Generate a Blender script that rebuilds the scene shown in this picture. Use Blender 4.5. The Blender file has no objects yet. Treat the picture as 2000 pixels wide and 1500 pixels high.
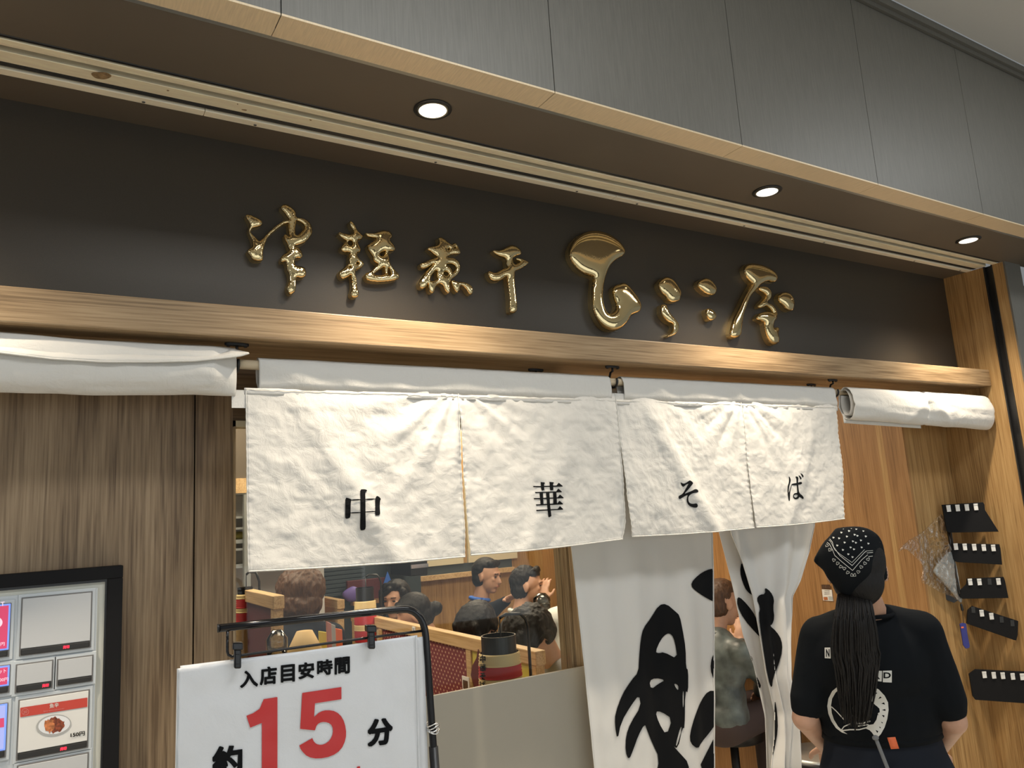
import bpy, bmesh, math, random
import numpy as np
from mathutils import Vector, Matrix, noise
from mathutils.bvhtree import BVHTree
random.seed(7)
PI = math.pi
SC = bpy.context.scene
COL = SC.collection

# ------------------------------------------------------------------ camera
YAW, PITCH, ROLL, FPX, EYE = math.radians(31.9852), math.radians(9.6575), math.radians(3.597), 1497.33, 1.65
_f = np.array([math.sin(YAW)*math.cos(PITCH), math.cos(YAW)*math.cos(PITCH), math.sin(PITCH)])
_r = np.array([math.cos(YAW), -math.sin(YAW), 0.0])
_d = np.cross(_f, _r)
CR = math.cos(ROLL)*_r + math.sin(ROLL)*_d
CD = -math.sin(ROLL)*_r + math.cos(ROLL)*_d
CM = np.array([CR, CD, _f])
cam = bpy.data.cameras.new('camera')
cam.sensor_width = 36.0
cam.lens = FPX/2000*36
cam.clip_start = 0.05
cam_o = bpy.data.objects.new('camera', cam)
COL.objects.link(cam_o)
mw = Matrix.Identity(4)
for i in range(3):
    mw[i][0] = CR[i]; mw[i][1] = -CD[i]; mw[i][2] = -_f[i]
mw[2][3] = EYE
cam_o.matrix_world = mw
SC.camera = cam_o

# ------------------------------------------------------------------ world, lights, exposure
SC.view_settings.view_transform = 'Standard'
SC.view_settings.look = 'None'
SC.view_settings.exposure = 0.0
SC.view_settings.gamma = 1.0
SC.view_settings.use_curve_mapping = False
SC.cycles.use_denoising = True
SC.cycles.max_bounces = 7
SC.cycles.diffuse_bounces = 3
SC.cycles.glossy_bounces = 4
SC.cycles.transmission_bounces = 6
SC.cycles.transparent_max_bounces = 12
SC.cycles.caustics_reflective = False
SC.cycles.caustics_refractive = False
SC.cycles.sample_clamp_indirect = 4.0
W = bpy.data.worlds.new('world'); SC.world = W; W.use_nodes = True
W.node_tree.nodes['Background'].inputs[0].default_value = (0.85, 0.90, 0.92, 1)
W.node_tree.nodes['Background'].inputs[1].default_value = 0.24

def lamp(name, kind, loc, target, energy, color, size=0.1, **kw):
    l = bpy.data.lights.new(name, kind); l.energy = energy; l.color = color
    if kind == 'AREA':
        l.shape = 'RECTANGLE'; l.size = size; l.size_y = kw.get('sy', size)
    elif kind == 'SPOT':
        l.spot_size = math.radians(kw.get('cone', 60)); l.spot_blend = kw.get('blend', 0.6); l.shadow_soft_size = size
    else:
        l.shadow_soft_size = size
    o = bpy.data.objects.new(name, l); COL.objects.link(o); o.location = loc
    o.rotation_euler = (Vector(target)-Vector(loc)).to_track_quat('-Z', 'Y').to_euler()
    return o

WARM = (1.0, 0.855, 0.66)
DLX = (-0.44, 0.843+0.016, 2.126+0.04, 3.41+0.07)
SOFFIT_Z = 2.704
for x in (-1.72, -0.43, 0.86, 2.166, 3.47):
    lamp('downlight_lamp', 'SPOT', (x, 1.655, SOFFIT_Z-0.012), (x, 1.69, 0.0), 72, WARM, 0.03, cone=112, blend=1.0)
    lamp('downlight_core', 'SPOT', (x, 1.655, SOFFIT_Z-0.012), (x, 1.80, 2.2), 24, WARM, 0.02, cone=66, blend=0.8)
for x in (-1.8, 1.0, 3.8):          # mall ceiling light panels above the photographer
    lamp('mall_ceiling_lamp', 'AREA', (x, 0.25, 3.36), (x, 0.45, 0.0), 19, (0.95, 0.98, 1.0), 1.4, sy=0.4)
for x in (-3.0, 1.5, 6.0):          # lit shop fronts across the concourse
    lamp('opposite_shop_lamp', 'AREA', (x, -5.6, 1.5), (x*0.8, 1.0, 1.6), 42, (0.90, 0.97, 1.0), 4.4, sy=2.6)
for x, y, e in ((0.5, 4.0, 38), (2.5, 3.4, 30), (2.6, 5.0, 30), (1.2, 2.75, 14)):  # last lamp is an added fill that brightens the big paper lantern
    lamp('shop_and_fill_lamp', 'AREA', (x, y, 2.55), (x, y, 0.0), e, (1.0, 0.84, 0.62), 0.7, sy=0.7)

# ------------------------------------------------------------------ pixel rays and planes
def ray(px, py):
    return np.array([px-1000.0, py-750.0, FPX]) @ CM
def at(px, py, X=None, Y=None, Z=None, D=None, P=None, N=None):
    v = ray(px, py)
    if Y is not None: t = Y/v[1]
    elif X is not None: t = X/v[0]
    elif Z is not None: t = (Z-EYE)/v[2]
    elif D is not None: t = D/np.dot(v, _f)
    else:
        N = np.array(N, float); t = np.dot(np.array(P, float)-np.array([0, 0, EYE]), N)/np.dot(v, N)
    p = v*t
    return Vector((p[0], p[1], p[2]+EYE))

# ------------------------------------------------------------------ materials
def new_mat(name):
    m = bpy.data.materials.new(name); m.use_nodes = True
    nt = m.node_tree; b = nt.nodes['Principled BSDF']
    return m, nt, b
def mat(name, col, rough=0.6, metal=0.0, bump=0.0, bscale=200.0, var=0.0, vscale=8.0, spec=0.5, emit=None, es=0.0, trans=0.0, stretch=(1, 1, 1)):
    m, nt, b = new_mat(name)
    b.inputs['Base Color'].default_value = (*col, 1)
    b.inputs['Roughness'].default_value = rough
    b.inputs['Metallic'].default_value = metal
    b.inputs['Specular IOR Level'].default_value = spec
    if trans: b.inputs['Transmission Weight'].default_value = trans
    if emit:
        b.inputs['Emission Color'].default_value = (*emit, 1); b.inputs['Emission Strength'].default_value = es
    if var or bump:
        tc = nt.nodes.new('ShaderNodeTexCoord'); mp = nt.nodes.new('ShaderNodeMapping')
        mp.inputs['Scale'].default_value = stretch
        nt.links.new(tc.outputs['Object'], mp.inputs[0])
    if var:
        n = nt.nodes.new('ShaderNodeTexNoise'); n.inputs['Scale'].default_value = vscale; n.inputs['Detail'].default_value = 5
        r = nt.nodes.new('ShaderNodeValToRGB')
        r.color_ramp.elements[0].position = 0.3; r.color_ramp.elements[1].position = 0.7
        r.color_ramp.elements[0].color = (*[c*(1-var) for c in col], 1)
        r.color_ramp.elements[1].color = (*[min(1, c*(1+var)) for c in col], 1)
        nt.links.new(mp.outputs[0], n.inputs['Vector']); nt.links.new(n.outputs['Fac'], r.inputs[0]); nt.links.new(r.outputs[0], b.inputs['Base Color'])
    if bump:
        n2 = nt.nodes.new('ShaderNodeTexNoise'); n2.inputs['Scale'].default_value = bscale; n2.inputs['Detail'].default_value = 4
        bp = nt.nodes.new('ShaderNodeBump'); bp.inputs['Strength'].default_value = bump; bp.inputs['Distance'].default_value = 0.002
        nt.links.new(mp.outputs[0], n2.inputs['Vector']); nt.links.new(n2.outputs['Fac'], bp.inputs['Height']); nt.links.new(bp.outputs[0], b.inputs['Normal'])
    return m
def wood(name, dark, mid, light, axis='Z', scale=1.0, rough=0.5):
    """oak veneer: long streaks along one axis, wavy figure and short pores"""
    m, nt, b = new_mat(name)
    L = nt.links.new
    tc = nt.nodes.new('ShaderNodeTexCoord')
    def mapped(s_across, s_along):
        mp = nt.nodes.new('ShaderNodeMapping')
        s = [s_across]*3; s['XYZ'.index(axis)] = s_along
        mp.inputs['Scale'].default_value = s
        L(tc.outputs['Object'], mp.inputs[0]); return mp
    m1 = mapped(16*scale, 0.9*scale); n1 = nt.nodes.new('ShaderNodeTexNoise'); n1.inputs['Scale'].default_value = 1.0
    n1.inputs['Detail'].default_value = 8; n1.inputs['Roughness'].default_value = 0.62; n1.inputs['Distortion'].default_value = 0.7
    L(m1.outputs[0], n1.inputs['Vector'])
    m2 = mapped(190*scale, 5*scale); n2 = nt.nodes.new('ShaderNodeTexNoise'); n2.inputs['Scale'].default_value = 1.0; n2.inputs['Detail'].default_value = 3
    L(m2.outputs[0], n2.inputs['Vector'])
    mx = nt.nodes.new('ShaderNodeMath'); mx.operation = 'MULTIPLY_ADD'; mx.inputs[1].default_value = 0.54
    L(n2.outputs['Fac'], mx.inputs[0])
    m0 = nt.nodes.new('ShaderNodeMath'); m0.operation = 'MULTIPLY'; m0.inputs[1].default_value = 0.50
    L(n1.outputs['Fac'], m0.inputs[0]); L(m0.outputs[0], mx.inputs[2])
    r = nt.nodes.new('ShaderNodeValToRGB')
    r.color_ramp.elements[0].position = 0.40; r.color_ramp.elements[0].color = (*dark, 1)
    r.color_ramp.elements[1].position = 0.66; r.color_ramp.elements[1].color = (*light, 1)
    e = r.color_ramp.elements.new(0.52); e.color = (*mid, 1)
    L(mx.outputs[0], r.inputs[0]); L(r.outputs[0], b.inputs['Base Color'])
    bp = nt.nodes.new('ShaderNodeBump'); bp.inputs['Strength'].default_value = 0.25; bp.inputs['Distance'].default_value = 0.001
    L(n2.outputs['Fac'], bp.inputs['Height']); L(bp.outputs[0], b.inputs['Normal'])
    b.inputs['Roughness'].default_value = rough
    return m
def cloth(name, col, rough=0.95, weave=900.0, wr=0.5, translucent=0.0, wscale=28):
    m, nt, b = new_mat(name); L = nt.links.new
    b.inputs['Base Color'].default_value = (*col, 1); b.inputs['Roughness'].default_value = rough
    b.inputs['Specular IOR Level'].default_value = 0.15
    tc = nt.nodes.new('ShaderNodeTexCoord')
    n = nt.nodes.new('ShaderNodeTexNoise'); n.inputs['Scale'].default_value = wscale; n.inputs['Detail'].default_value = 7; n.inputs['Roughness'].default_value = 0.6; n.inputs['Distortion'].default_value = 0.6
    L(tc.outputs['Object'], n.inputs['Vector'])
    n2 = nt.nodes.new('ShaderNodeTexNoise'); n2.inputs['Scale'].default_value = weave; n2.inputs['Detail'].default_value = 1
    L(tc.outputs['Object'], n2.inputs['Vector'])
    b1 = nt.nodes.new('ShaderNodeBump'); b1.inputs['Strength'].default_value = wr; b1.inputs['Distance'].default_value = 0.008
    b2 = nt.nodes.new('ShaderNodeBump'); b2.inputs['Strength'].default_value = 0.15; b2.inputs['Distance'].default_value = 0.001
    L(n.outputs['Fac'], b1.inputs['Height']); L(n2.outputs['Fac'], b2.inputs['Height']); L(b1.outputs[0], b2.inputs['Normal']); L(b2.outputs[0], b.inputs['Normal'])
    if translucent:
        t = nt.nodes.new('ShaderNodeBsdfTranslucent'); t.inputs[0].default_value = (*col, 1)
        mx = nt.nodes.new('ShaderNodeMixShader'); mx.inputs[0].default_value = translucent
        out = nt.nodes['Material Output']
        L(b.outputs[0], mx.inputs[1]); L(t.outputs[0], mx.inputs[2]); L(mx.outputs[0], out.inputs[0])
    return m
def glassy(name, tint=(1, 1, 1), refl=1.0, rough=0.02, bump=0.0, base=0.05):
    m, nt, b = new_mat(name); L = nt.links.new
    nt.nodes.remove(b)
    t = nt.nodes.new('ShaderNodeBsdfTransparent'); t.inputs[0].default_value = (*tint, 1)
    g = nt.nodes.new('ShaderNodeBsdfGlossy'); g.inputs['Roughness'].default_value = rough
    f = nt.nodes.new('ShaderNodeFresnel'); f.inputs[0].default_value = 1.45
    mu = nt.nodes.new('ShaderNodeMath'); mu.operation = 'MULTIPLY'; mu.inputs[1].default_value = refl
    mx = nt.nodes.new('ShaderNodeMixShader')
    L(f.outputs[0], mu.inputs[0]); L(mu.outputs[0], mx.inputs[0]); L(t.outputs[0], mx.inputs[1]); L(g.outputs[0], mx.inputs[2])
    if bump:
        tc = nt.nodes.new('ShaderNodeTexCoord'); n = nt.nodes.new('ShaderNodeTexNoise'); n.inputs['Scale'].default_value = 40; n.inputs['Distortion'].default_value = 2
        bp = nt.nodes.new('ShaderNodeBump'); bp.inputs['Strength'].default_value = bump; bp.inputs['Distance'].default_value = 0.01
        L(tc.outputs['Object'], n.inputs['Vector']); L(n.outputs['Fac'], bp.inputs['Height']); L(bp.outputs[0], g.inputs['Normal']); L(bp.outputs[0], f.inputs['Normal'])
    L(mx.outputs[0], nt.nodes['Material Output'].inputs[0])
    return m
def emis(name, col, s):
    m, nt, b = new_mat(name)
    b.inputs['Base Color'].default_value = (*[c*0.3 for c in col], 1)
    b.inputs['Emission Color'].default_value = (*col, 1); b.inputs['Emission Strength'].default_value = s
    return m

M = {}
M['oak_wall'] = wood('oak_wall', (0.125, 0.078, 0.040), (0.240, 0.163, 0.092), (0.350, 0.250, 0.150), 'Z')
M['oak_beam'] = wood('oak_beam', (0.190, 0.120, 0.058), (0.330, 0.220, 0.115), (0.440, 0.310, 0.175), 'X')
M['oak_header'] = wood('oak_header', (0.10, 0.06, 0.03), (0.16, 0.105, 0.055), (0.22, 0.15, 0.085), 'X')
M['oak_side'] = wood('oak_side', (0.26, 0.145, 0.052), (0.40, 0.235, 0.090), (0.50, 0.32, 0.135), 'Z')
M['oak_inner'] = wood('oak_inner', (0.22, 0.108, 0.036), (0.32, 0.165, 0.060), (0.40, 0.220, 0.088), 'Z')
M['pale_wood'] = wood('pale_wood', (0.42, 0.27, 0.13), (0.56, 0.38, 0.19), (0.66, 0.47, 0.26), 'Y', 0.8)
M['board'] = mat('board', (0.060, 0.050, 0.038), 0.40, 0.30, bump=0.05, bscale=700, var=0.10, vscale=900)
M['soffit'] = mat('soffit', (0.115, 0.094, 0.070), 0.55, 0.0, var=0.06, vscale=3)
M['fascia'] = mat('fascia', (0.165, 0.158, 0.138), 0.45, 0.2, bump=0.12, bscale=60, var=0.10, vscale=14, stretch=(22, 22, 0.8))
M['brass_plate'] = mat('brass_plate', (0.74, 0.59, 0.39), 0.42, 0.1, bump=0.1, bscale=60, var=0.08, vscale=20, stretch=(14, 1, 1))
M['rail'] = mat('rail', (0.97, 0.84, 0.62), 0.34, 0.1, bump=0.1, bscale=30, var=0.10, vscale=12, stretch=(1, 9, 9))
M['rail_lip'] = mat('rail_lip', (0.95, 0.86, 0.68), 0.5, 0.0, var=0.06, vscale=8, stretch=(1, 9, 9))
M['black'] = mat('black', (0.012, 0.012, 0.013), 0.35)
M['black_matte'] = mat('black_matte', (0.005, 0.005, 0.006), 0.75, spec=0.25)
M['black_gloss'] = mat('black_gloss', (0.008, 0.008, 0.010), 0.16)
M['rubber'] = mat('rubber', (0.02, 0.019, 0.018), 0.4)
M['gold'] = mat('gold', (0.78, 0.62, 0.34), 0.08, 1.0, bump=0.05, bscale=60)
M['gold_side'] = mat('gold_side', (0.92, 0.74, 0.40), 0.38, 1.0, bump=0.9, bscale=130)
M['linen'] = cloth('linen', (0.78, 0.76, 0.715), wr=0.42, translucent=0.12)
M['linen_sleeve'] = cloth('linen_sleeve', (0.78, 0.76, 0.715), wr=0.5, wscale=22, translucent=0.12)
M['curtain'] = cloth('curtain', (0.80, 0.79, 0.76), wr=0.12, wscale=12, translucent=0.15)
M['ink'] = mat('ink', (0.006, 0.0065, 0.0075), 0.8, spec=0.15)
M['dowel'] = wood('dowel', (0.55, 0.44, 0.29), (0.66, 0.54, 0.37), (0.74, 0.62, 0.44), 'X', 0.7)
M['floor'] = mat('floor', (0.74, 0.70, 0.62), 0.35, var=0.1, vscale=3)
M['mall_ceiling'] = mat('mall_ceiling', (0.60, 0.585, 0.555), 0.8)
M['mall_wall'] = mat('mall_wall', (0.30, 0.29, 0.27), 0.7)
M['white_plain'] = mat('white_plain', (0.78, 0.78, 0.76), 0.5)
M['glass'] = glassy('glass', (0.95, 0.96, 0.95), 0.5)
M['frost'] = mat('frost', (0.36, 0.33, 0.27), 0.35, var=0.04, vscale=2)
M['window_frame'] = wood('window_frame', (0.20, 0.13, 0.07), (0.32, 0.23, 0.13), (0.50, 0.40, 0.26), 'Z', 1.4, 0.3)
M['paper'] = cloth('paper', (0.80, 0.81, 0.83), rough=0.3, wr=0.22, wscale=9)
M['paper'].node_tree.nodes['Principled BSDF'].inputs['Specular IOR Level'].default_value = 0.5
M['red_print'] = mat('red_print', (0.62, 0.035, 0.035), 0.35)
M['red_band'] = mat('red_band', (0.55, 0.06, 0.04), 0.5)
M['machine'] = mat('machine', (0.62, 0.62, 0.55), 0.5)
M['machine_grey'] = mat('machine_grey', (0.56, 0.60, 0.63), 0.35)
M['machine_cover'] = mat('machine_cover', (0.52, 0.53, 0.54), 0.25)
M['bezel'] = mat('bezel', (0.16, 0.155, 0.15), 0.3)
M['card'] = mat('card', (0.75, 0.74, 0.71), 0.4)
M['led'] = emis('led', (1.0, 0.02, 0.05), 3.0)
M['lit_pink'] = emis('lit_pink', (0.75, 0.07, 0.17), 0.75)
M['lit_blue'] = emis('lit_blue', (0.22, 0.36, 1.0), 0.95)
M['lit_white'] = emis('lit_white', (0.45, 0.50, 0.95), 0.75)
M['lit_text'] = emis('lit_text', (1.0, 0.75, 0.85), 0.8)
M['food'] = mat('food', (0.22, 0.05, 0.02), 0.5, var=0.7, vscale=180)
M['food_light'] = mat('food_light', (0.50, 0.17, 0.06), 0.5, var=0.5, vscale=150)
M['plate_rim'] = mat('plate_rim', (0.42, 0.42, 0.41), 0.4)
M['chrome'] = mat('chrome', (0.75, 0.75, 0.75), 0.2, 1.0)
M['steel'] = mat('steel', (0.45, 0.47, 0.46), 0.35, 0.8)
M['lamp_glow'] = emis('lamp_glow', (1.0, 0.93, 0.80), 2.2)
M['teal'] = mat('teal', (0.035, 0.052, 0.062), 0.6)
M['maroon'] = mat('maroon', (0.10, 0.012, 0.015), 0.6)
M['lantern_red'] = mat('lantern_red', (0.66, 0.04, 0.05), 0.6)
M['lantern_cream'] = mat('lantern_cream', (0.95, 0.74, 0.38), 0.6)
M['tan_paper'] = mat('tan_paper', (0.55, 0.38, 0.17), 0.7)
M['cream'] = mat('cream', (0.62, 0.56, 0.40), 0.7)
M['skin'] = mat('skin', (0.56, 0.32, 0.215), 0.5, var=0.06, vscale=30)
M['hair'] = mat('hair', (0.008, 0.0065, 0.006), 0.5, bump=1.0, bscale=90, stretch=(4, 4, 0.5), spec=0.3)
M['hair_brown'] = mat('hair_brown', (0.085, 0.042, 0.022), 0.5, bump=1.0, bscale=90, stretch=(4, 4, 0.5), var=0.4, vscale=40)
M['navy'] = mat('navy', (0.012, 0.015, 0.023), 0.85, spec=0.2, bump=0.4, bscale=14)
M['suit'] = mat('suit', (0.045, 0.047, 0.052), 0.85, bump=0.4, bscale=14)
M['tee_black'] = mat('tee_black', (0.006, 0.0075, 0.0095), 0.9, spec=0.15, bump=0.35, bscale=12)
M['grey_tee'] = mat('grey_tee', (0.33, 0.33, 0.34), 0.9, bump=0.5, bscale=12)
M['white_shirt'] = mat('white_shirt', (0.74, 0.74, 0.70), 0.85, bump=0.5, bscale=12)
M['cream_blouse'] = mat('cream_blouse', (0.78, 0.73, 0.55), 0.85, bump=0.5, bscale=12)
M['denim'] = mat('denim', (0.095, 0.115, 0.112), 0.40, bump=1.0, bscale=16, var=0.55, vscale=14)
M['brown_pants'] = mat('brown_pants', (0.062, 0.042, 0.040), 0.85, bump=0.5, bscale=12)
M['blue'] = mat('blue', (0.04, 0.16, 0.62), 0.5)
M['blue_dark'] = mat('blue_dark', (0.03, 0.035, 0.22), 0.35)
M['purple'] = mat('purple', (0.17, 0.12, 0.42), 0.6)
M['orange'] = mat('orange', (0.80, 0.16, 0.05), 0.5)
M['strap_grey'] = mat('strap_grey', (0.20, 0.20, 0.20), 0.8)
M['white_print'] = mat('white_print', (0.72, 0.71, 0.66), 0.7)
M['film'] = glassy('film', (0.94, 0.95, 0.95), 0.45, 0.10, bump=0.35)
M['umbrella_cloth'] = mat('umbrella_cloth', (0.42, 0.45, 0.46), 0.6, bump=0.3, bscale=20)
M['jar_glass'] = glassy('jar_glass', (0.84, 0.87, 0.86), 2.2, 0.08)
M['yellow'] = mat('yellow', (0.62, 0.55, 0.10), 0.6)
M['pink_paper'] = mat('pink_paper', (0.60, 0.27, 0.25), 0.6)

def dotted(name, base, dot, sc):
    m, nt, b = new_mat(name); L = nt.links.new
    tc = nt.nodes.new('ShaderNodeTexCoord'); mp = nt.nodes.new('ShaderNodeMapping'); mp.inputs['Rotation'].default_value = (PI/4, 0, 0)
    v = nt.nodes.new('ShaderNodeTexVoronoi'); v.inputs['Scale'].default_value = sc; v.inputs['Randomness'].default_value = 0.0
    r = nt.nodes.new('ShaderNodeValToRGB'); r.color_ramp.interpolation = 'CONSTANT'
    r.color_ramp.elements[0].color = (*dot, 1); r.color_ramp.elements[1].color = (*base, 1); r.color_ramp.elements[1].position = 0.2
    mp.inputs['Location'].default_value = (0.0, 0.0, 0.0)
    mp.inputs['Scale'].default_value = (0.0, 1, 1)
    L(tc.outputs['Object'], mp.inputs[0]); L(mp.outputs[0], v.inputs['Vector']); L(v.outputs['Distance'], r.inputs[0]); L(r.outputs[0], b.inputs['Base Color'])
    b.inputs['Roughness'].default_value = 0.9
    return m
M['dot_fabric'] = dotted('dot_fabric', (0.17, 0.022, 0.028), (0.55, 0.33, 0.22), 42)

# ------------------------------------------------------------------ object helpers
def tag(o, label=None, cat=None, group=None, kind=None):
    if label: o['label'] = label
    if cat: o['category'] = cat
    if group: o['group'] = group
    if kind: o['kind'] = kind
    return o
def thing(name, label, cat, loc=(0, 0, 0), group=None, kind=None):
    o = bpy.data.objects.new(name, None); COL.objects.link(o); o.location = loc; o.empty_display_size = 0.05
    return tag(o, label, cat, group, kind)
def base_of(o):
    m = Matrix.Identity(4)
    while o is not None:
        m = Matrix.Translation(o.location) @ m
        o = o.parent
    return m
def link(name, me, m=None, parent=None, smooth=False, label=None):
    o = bpy.data.objects.new(name, me); COL.objects.link(o)
    if m is not None: me.materials.append(M[m] if isinstance(m, str) else m)
    if smooth:
        me.polygons.foreach_set('use_smooth', [True]*len(me.polygons))
    if parent is not None:
        # all meshes are authored in world coordinates
        inv = base_w(parent).inverted()
        o.parent = parent; o.matrix_parent_inverse = inv
    if label: o['label'] = label
    return o
def base_w(o):
    if o.parent is None: return Matrix.Translation(o.location)
    return base_w(o.parent) @ o.matrix_parent_inverse @ Matrix.Translation(o.location)
def raw(name, verts, faces, m=None, parent=None, smooth=False, label=None):
    me = bpy.data.meshes.new(name); me.from_pydata([tuple(v) for v in verts], [], faces); me.update()
    return link(name, me, m, parent, smooth, label)

class MB:
    def __init__(s): s.v = []; s.f = []
    def add(s, vs, fs):
        n = len(s.v); s.v += [tuple(v) for v in vs]; s.f += [tuple(i+n for i in f) for f in fs]; return s
    def box(s, x0, x1, y0, y1, z0, z1):
        x0, x1 = min(x0, x1), max(x0, x1); y0, y1 = min(y0, y1), max(y0, y1); z0, z1 = min(z0, z1), max(z0, z1)
        v = [(x0,y0,z0),(x1,y0,z0),(x1,y1,z0),(x0,y1,z0),(x0,y0,z1),(x1,y0,z1),(x1,y1,z1),(x0,y1,z1)]
        return s.add(v, [(0,3,2,1),(4,5,6,7),(0,1,5,4),(1,2,6,5),(2,3,7,6),(3,0,4,7)])
    def obox(s, c, ex, ey, ez):
        """box from centre and three half vectors"""
        c, ex, ey, ez = map(Vector, (c, ex, ey, ez))
        v = [c-ex-ey-ez, c+ex-ey-ez, c+ex+ey-ez, c-ex+ey-ez, c-ex-ey+ez, c+ex-ey+ez, c+ex+ey+ez, c-ex+ey+ez]
        return s.add(v, [(0,3,2,1),(4,5,6,7),(0,1,5,4),(1,2,6,5),(2,3,7,6),(3,0,4,7)])
    def prism(s, pts, off):
        """closed polygon (world points) extruded by vector off"""
        n = len(pts); off = Vector(off)
        v = [Vector(p) for p in pts] + [Vector(p)+off for p in pts]
        f = [tuple(range(n)), tuple(range(2*n-1, n-1, -1))]
        f += [(i, i+n, (i+1) % n + n, (i+1) % n) for i in range(n)]
        return s.add(v, f)
    def tube(s, pts, r, n=12, cap=True):
        pts = [Vector(p) for p in pts]; k = len(pts)
        rs = r if isinstance(r, (list, tuple)) else [r]*k
        up = None; rings = []
        for i, p in enumerate(pts):
            t = (pts[min(i+1, k-1)]-pts[max(i-1, 0)]).normalized()
            if up is None:
                up = Vector((0, 0, 1)) if abs(t.z) < 0.9 else Vector((1, 0, 0))
            a = (up - t*up.dot(t)).normalized(); b = t.cross(a); up = a
            rings.append([p + (a*math.cos(q)+b*math.sin(q))*rs[i] for q in [2*PI*j/n for j in range(n)]])
        v = [x for rg in rings for x in rg]; f = []
        for i in range(k-1):
            for j in range(n):
                f.append((i*n+j, i*n+(j+1) % n, (i+1)*n+(j+1) % n, (i+1)*n+j))
        if cap: f += [tuple(range(n-1, -1, -1)), tuple(range((k-1)*n, k*n))]
        return s.add(v, f)
    def capsule(s, p, q, r1, r2, n=14, m=5):
        p, q = Vector(p), Vector(q); d = (q-p); L = d.length; d = d.normalized() if L > 1e-6 else Vector((0, 0, 1))
        pts = []; rs = []
        for i in range(m):
            a = PI/2*(1-i/m)*0.98; pts.append(p-d*r1*math.sin(a)); rs.append(max(1e-4, r1*math.cos(a)))
        pts.append(p); rs.append(r1); pts.append(q); rs.append(r2)
        for i in range(1, m+1):
            a = PI/2*i/m*0.98; pts.append(q+d*r2*math.sin(a)); rs.append(max(1e-4, r2*math.cos(a)))
        return s.tube(pts, rs, n)
    def ell(s, c, rx, ry, rz, ax=None, n=18, m=12, fn=None):
        """ellipsoid; ax = (right, forward, up)"""
        c = Vector(c); ax = ax or (Vector((1, 0, 0)), Vector((0, 1, 0)), Vector((0, 0, 1)))
        v = []; f = []
        for i in range(m+1):
            th = PI*i/m
            for j in range(n):
                ph = 2*PI*j/n
                a, b, e = math.sin(th)*math.cos(ph), math.sin(th)*math.sin(ph), math.cos(th)
                k = fn(a, b, e) if fn else 1.0
                v.append(c + ax[0]*(a*rx*k) + ax[1]*(b*ry*k) + ax[2]*(e*rz*k))
        for i in range(m):
            for j in range(n):
                f.append((i*n+j, (i+1)*n+j, (i+1)*n+(j+1) % n, i*n+(j+1) % n))
        return s.add(v, f)
    def lathe(s, c, prof, n=32, caps=True):
        """prof = [(radius, height)]"""
        c = Vector(c); v = []; f = []; k = len(prof)
        for r, h in prof:
            for j in range(n):
                a = 2*PI*j/n; v.append(c+Vector((r*math.cos(a), r*math.sin(a), h)))
        for i in range(k-1):
            for j in range(n):
                f.append((i*n+j, i*n+(j+1) % n, (i+1)*n+(j+1) % n, (i+1)*n+j))
        if caps: f.append(tuple(range(n-1, -1, -1))); f.append(tuple(range((k-1)*n, k*n)))
        return s.add(v, f)
    def build(s, name, m, parent=None, smooth=False, label=None, bevel=0.0):
        o = raw(name, s.v, s.f, m, parent, smooth, label)
        if bevel:
            b = o.modifiers.new('bevel', 'BEVEL'); b.width = bevel; b.segments = 2; b.limit_method = 'ANGLE'
        return o
    def remesh(s, name, m, parent=None, voxel=0.006, smooth=4, disp=None, label=None):
        me = bpy.data.meshes.new(name); me.from_pydata(s.v, [], s.f); me.update()
        o = bpy.data.objects.new('tmp', me); COL.objects.link(o)
        r = o.modifiers.new('r', 'REMESH'); r.mode = 'VOXEL'; r.voxel_size = voxel
        if smooth:
            q = o.modifiers.new('s', 'SMOOTH'); q.iterations = smooth; q.factor = 0.6
        dg = bpy.context.evaluated_depsgraph_get()
        m2 = bpy.data.meshes.new_from_object(o.evaluated_get(dg))
        bpy.data.objects.remove(o); bpy.data.meshes.remove(me)
        if disp:
            ns = [v.normal.copy() for v in m2.vertices]
            for v, nn in zip(m2.vertices, ns): v.co += nn*disp(v.co)
            m2.update()
        m2.name = name
        return link(name, m2, m, parent, True, label)

def grid_mesh(name, P, m, parent=None, smooth=True, thick=0.0, label=None):
    """P[i][j] world points"""
    R, C = len(P), len(P[0]); v = [p for row in P for p in row]
    f = [(i*C+j, i*C+j+1, (i+1)*C+j+1, (i+1)*C+j) for i in range(R-1) for j in range(C-1)]
    o = raw(name, v, f, m, parent, smooth, label)
    if thick:
        q = o.modifiers.new('t', 'SOLIDIFY'); q.thickness = thick; q.offset = 0
    return o

# ---- traced outlines: marching squares
def chaikin(p, n=2):
    p = [np.array(q, float) for q in p]
    for _ in range(n):
        r = []
        for i in range(len(p)):
            a, b = p[i], p[(i+1) % len(p)]
            r += [a*0.75+b*0.25, a*0.25+b*0.75]
        p = r
    return np.array(p)
def sdf_poly(G, poly):
    """signed distance (positive inside) of points G[N,2]"""
    a = poly; b = np.roll(poly, -1, axis=0)
    d2 = np.full(len(G), 1e18); ins = np.zeros(len(G), bool)
    for (ax, ay), (bx, by) in zip(a, b):
        ex, ey = bx-ax, by-ay; wx, wy = G[:, 0]-ax, G[:, 1]-ay
        l = ex*ex+ey*ey+1e-12; t = np.clip((wx*ex+wy*ey)/l, 0, 1)
        dx, dy = wx-ex*t, wy-ey*t; d2 = np.minimum(d2, dx*dx+dy*dy)
        c = (ay > G[:, 1]) != (by > G[:, 1])
        with np.errstate(divide='ignore', invalid='ignore'):
            xi = ax+(G[:, 1]-ay)*ex/(ey if ey != 0 else 1e-12)
        ins ^= c & (G[:, 0] < xi)
    d = np.sqrt(d2)
    return np.where(ins, d, -d)
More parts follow.
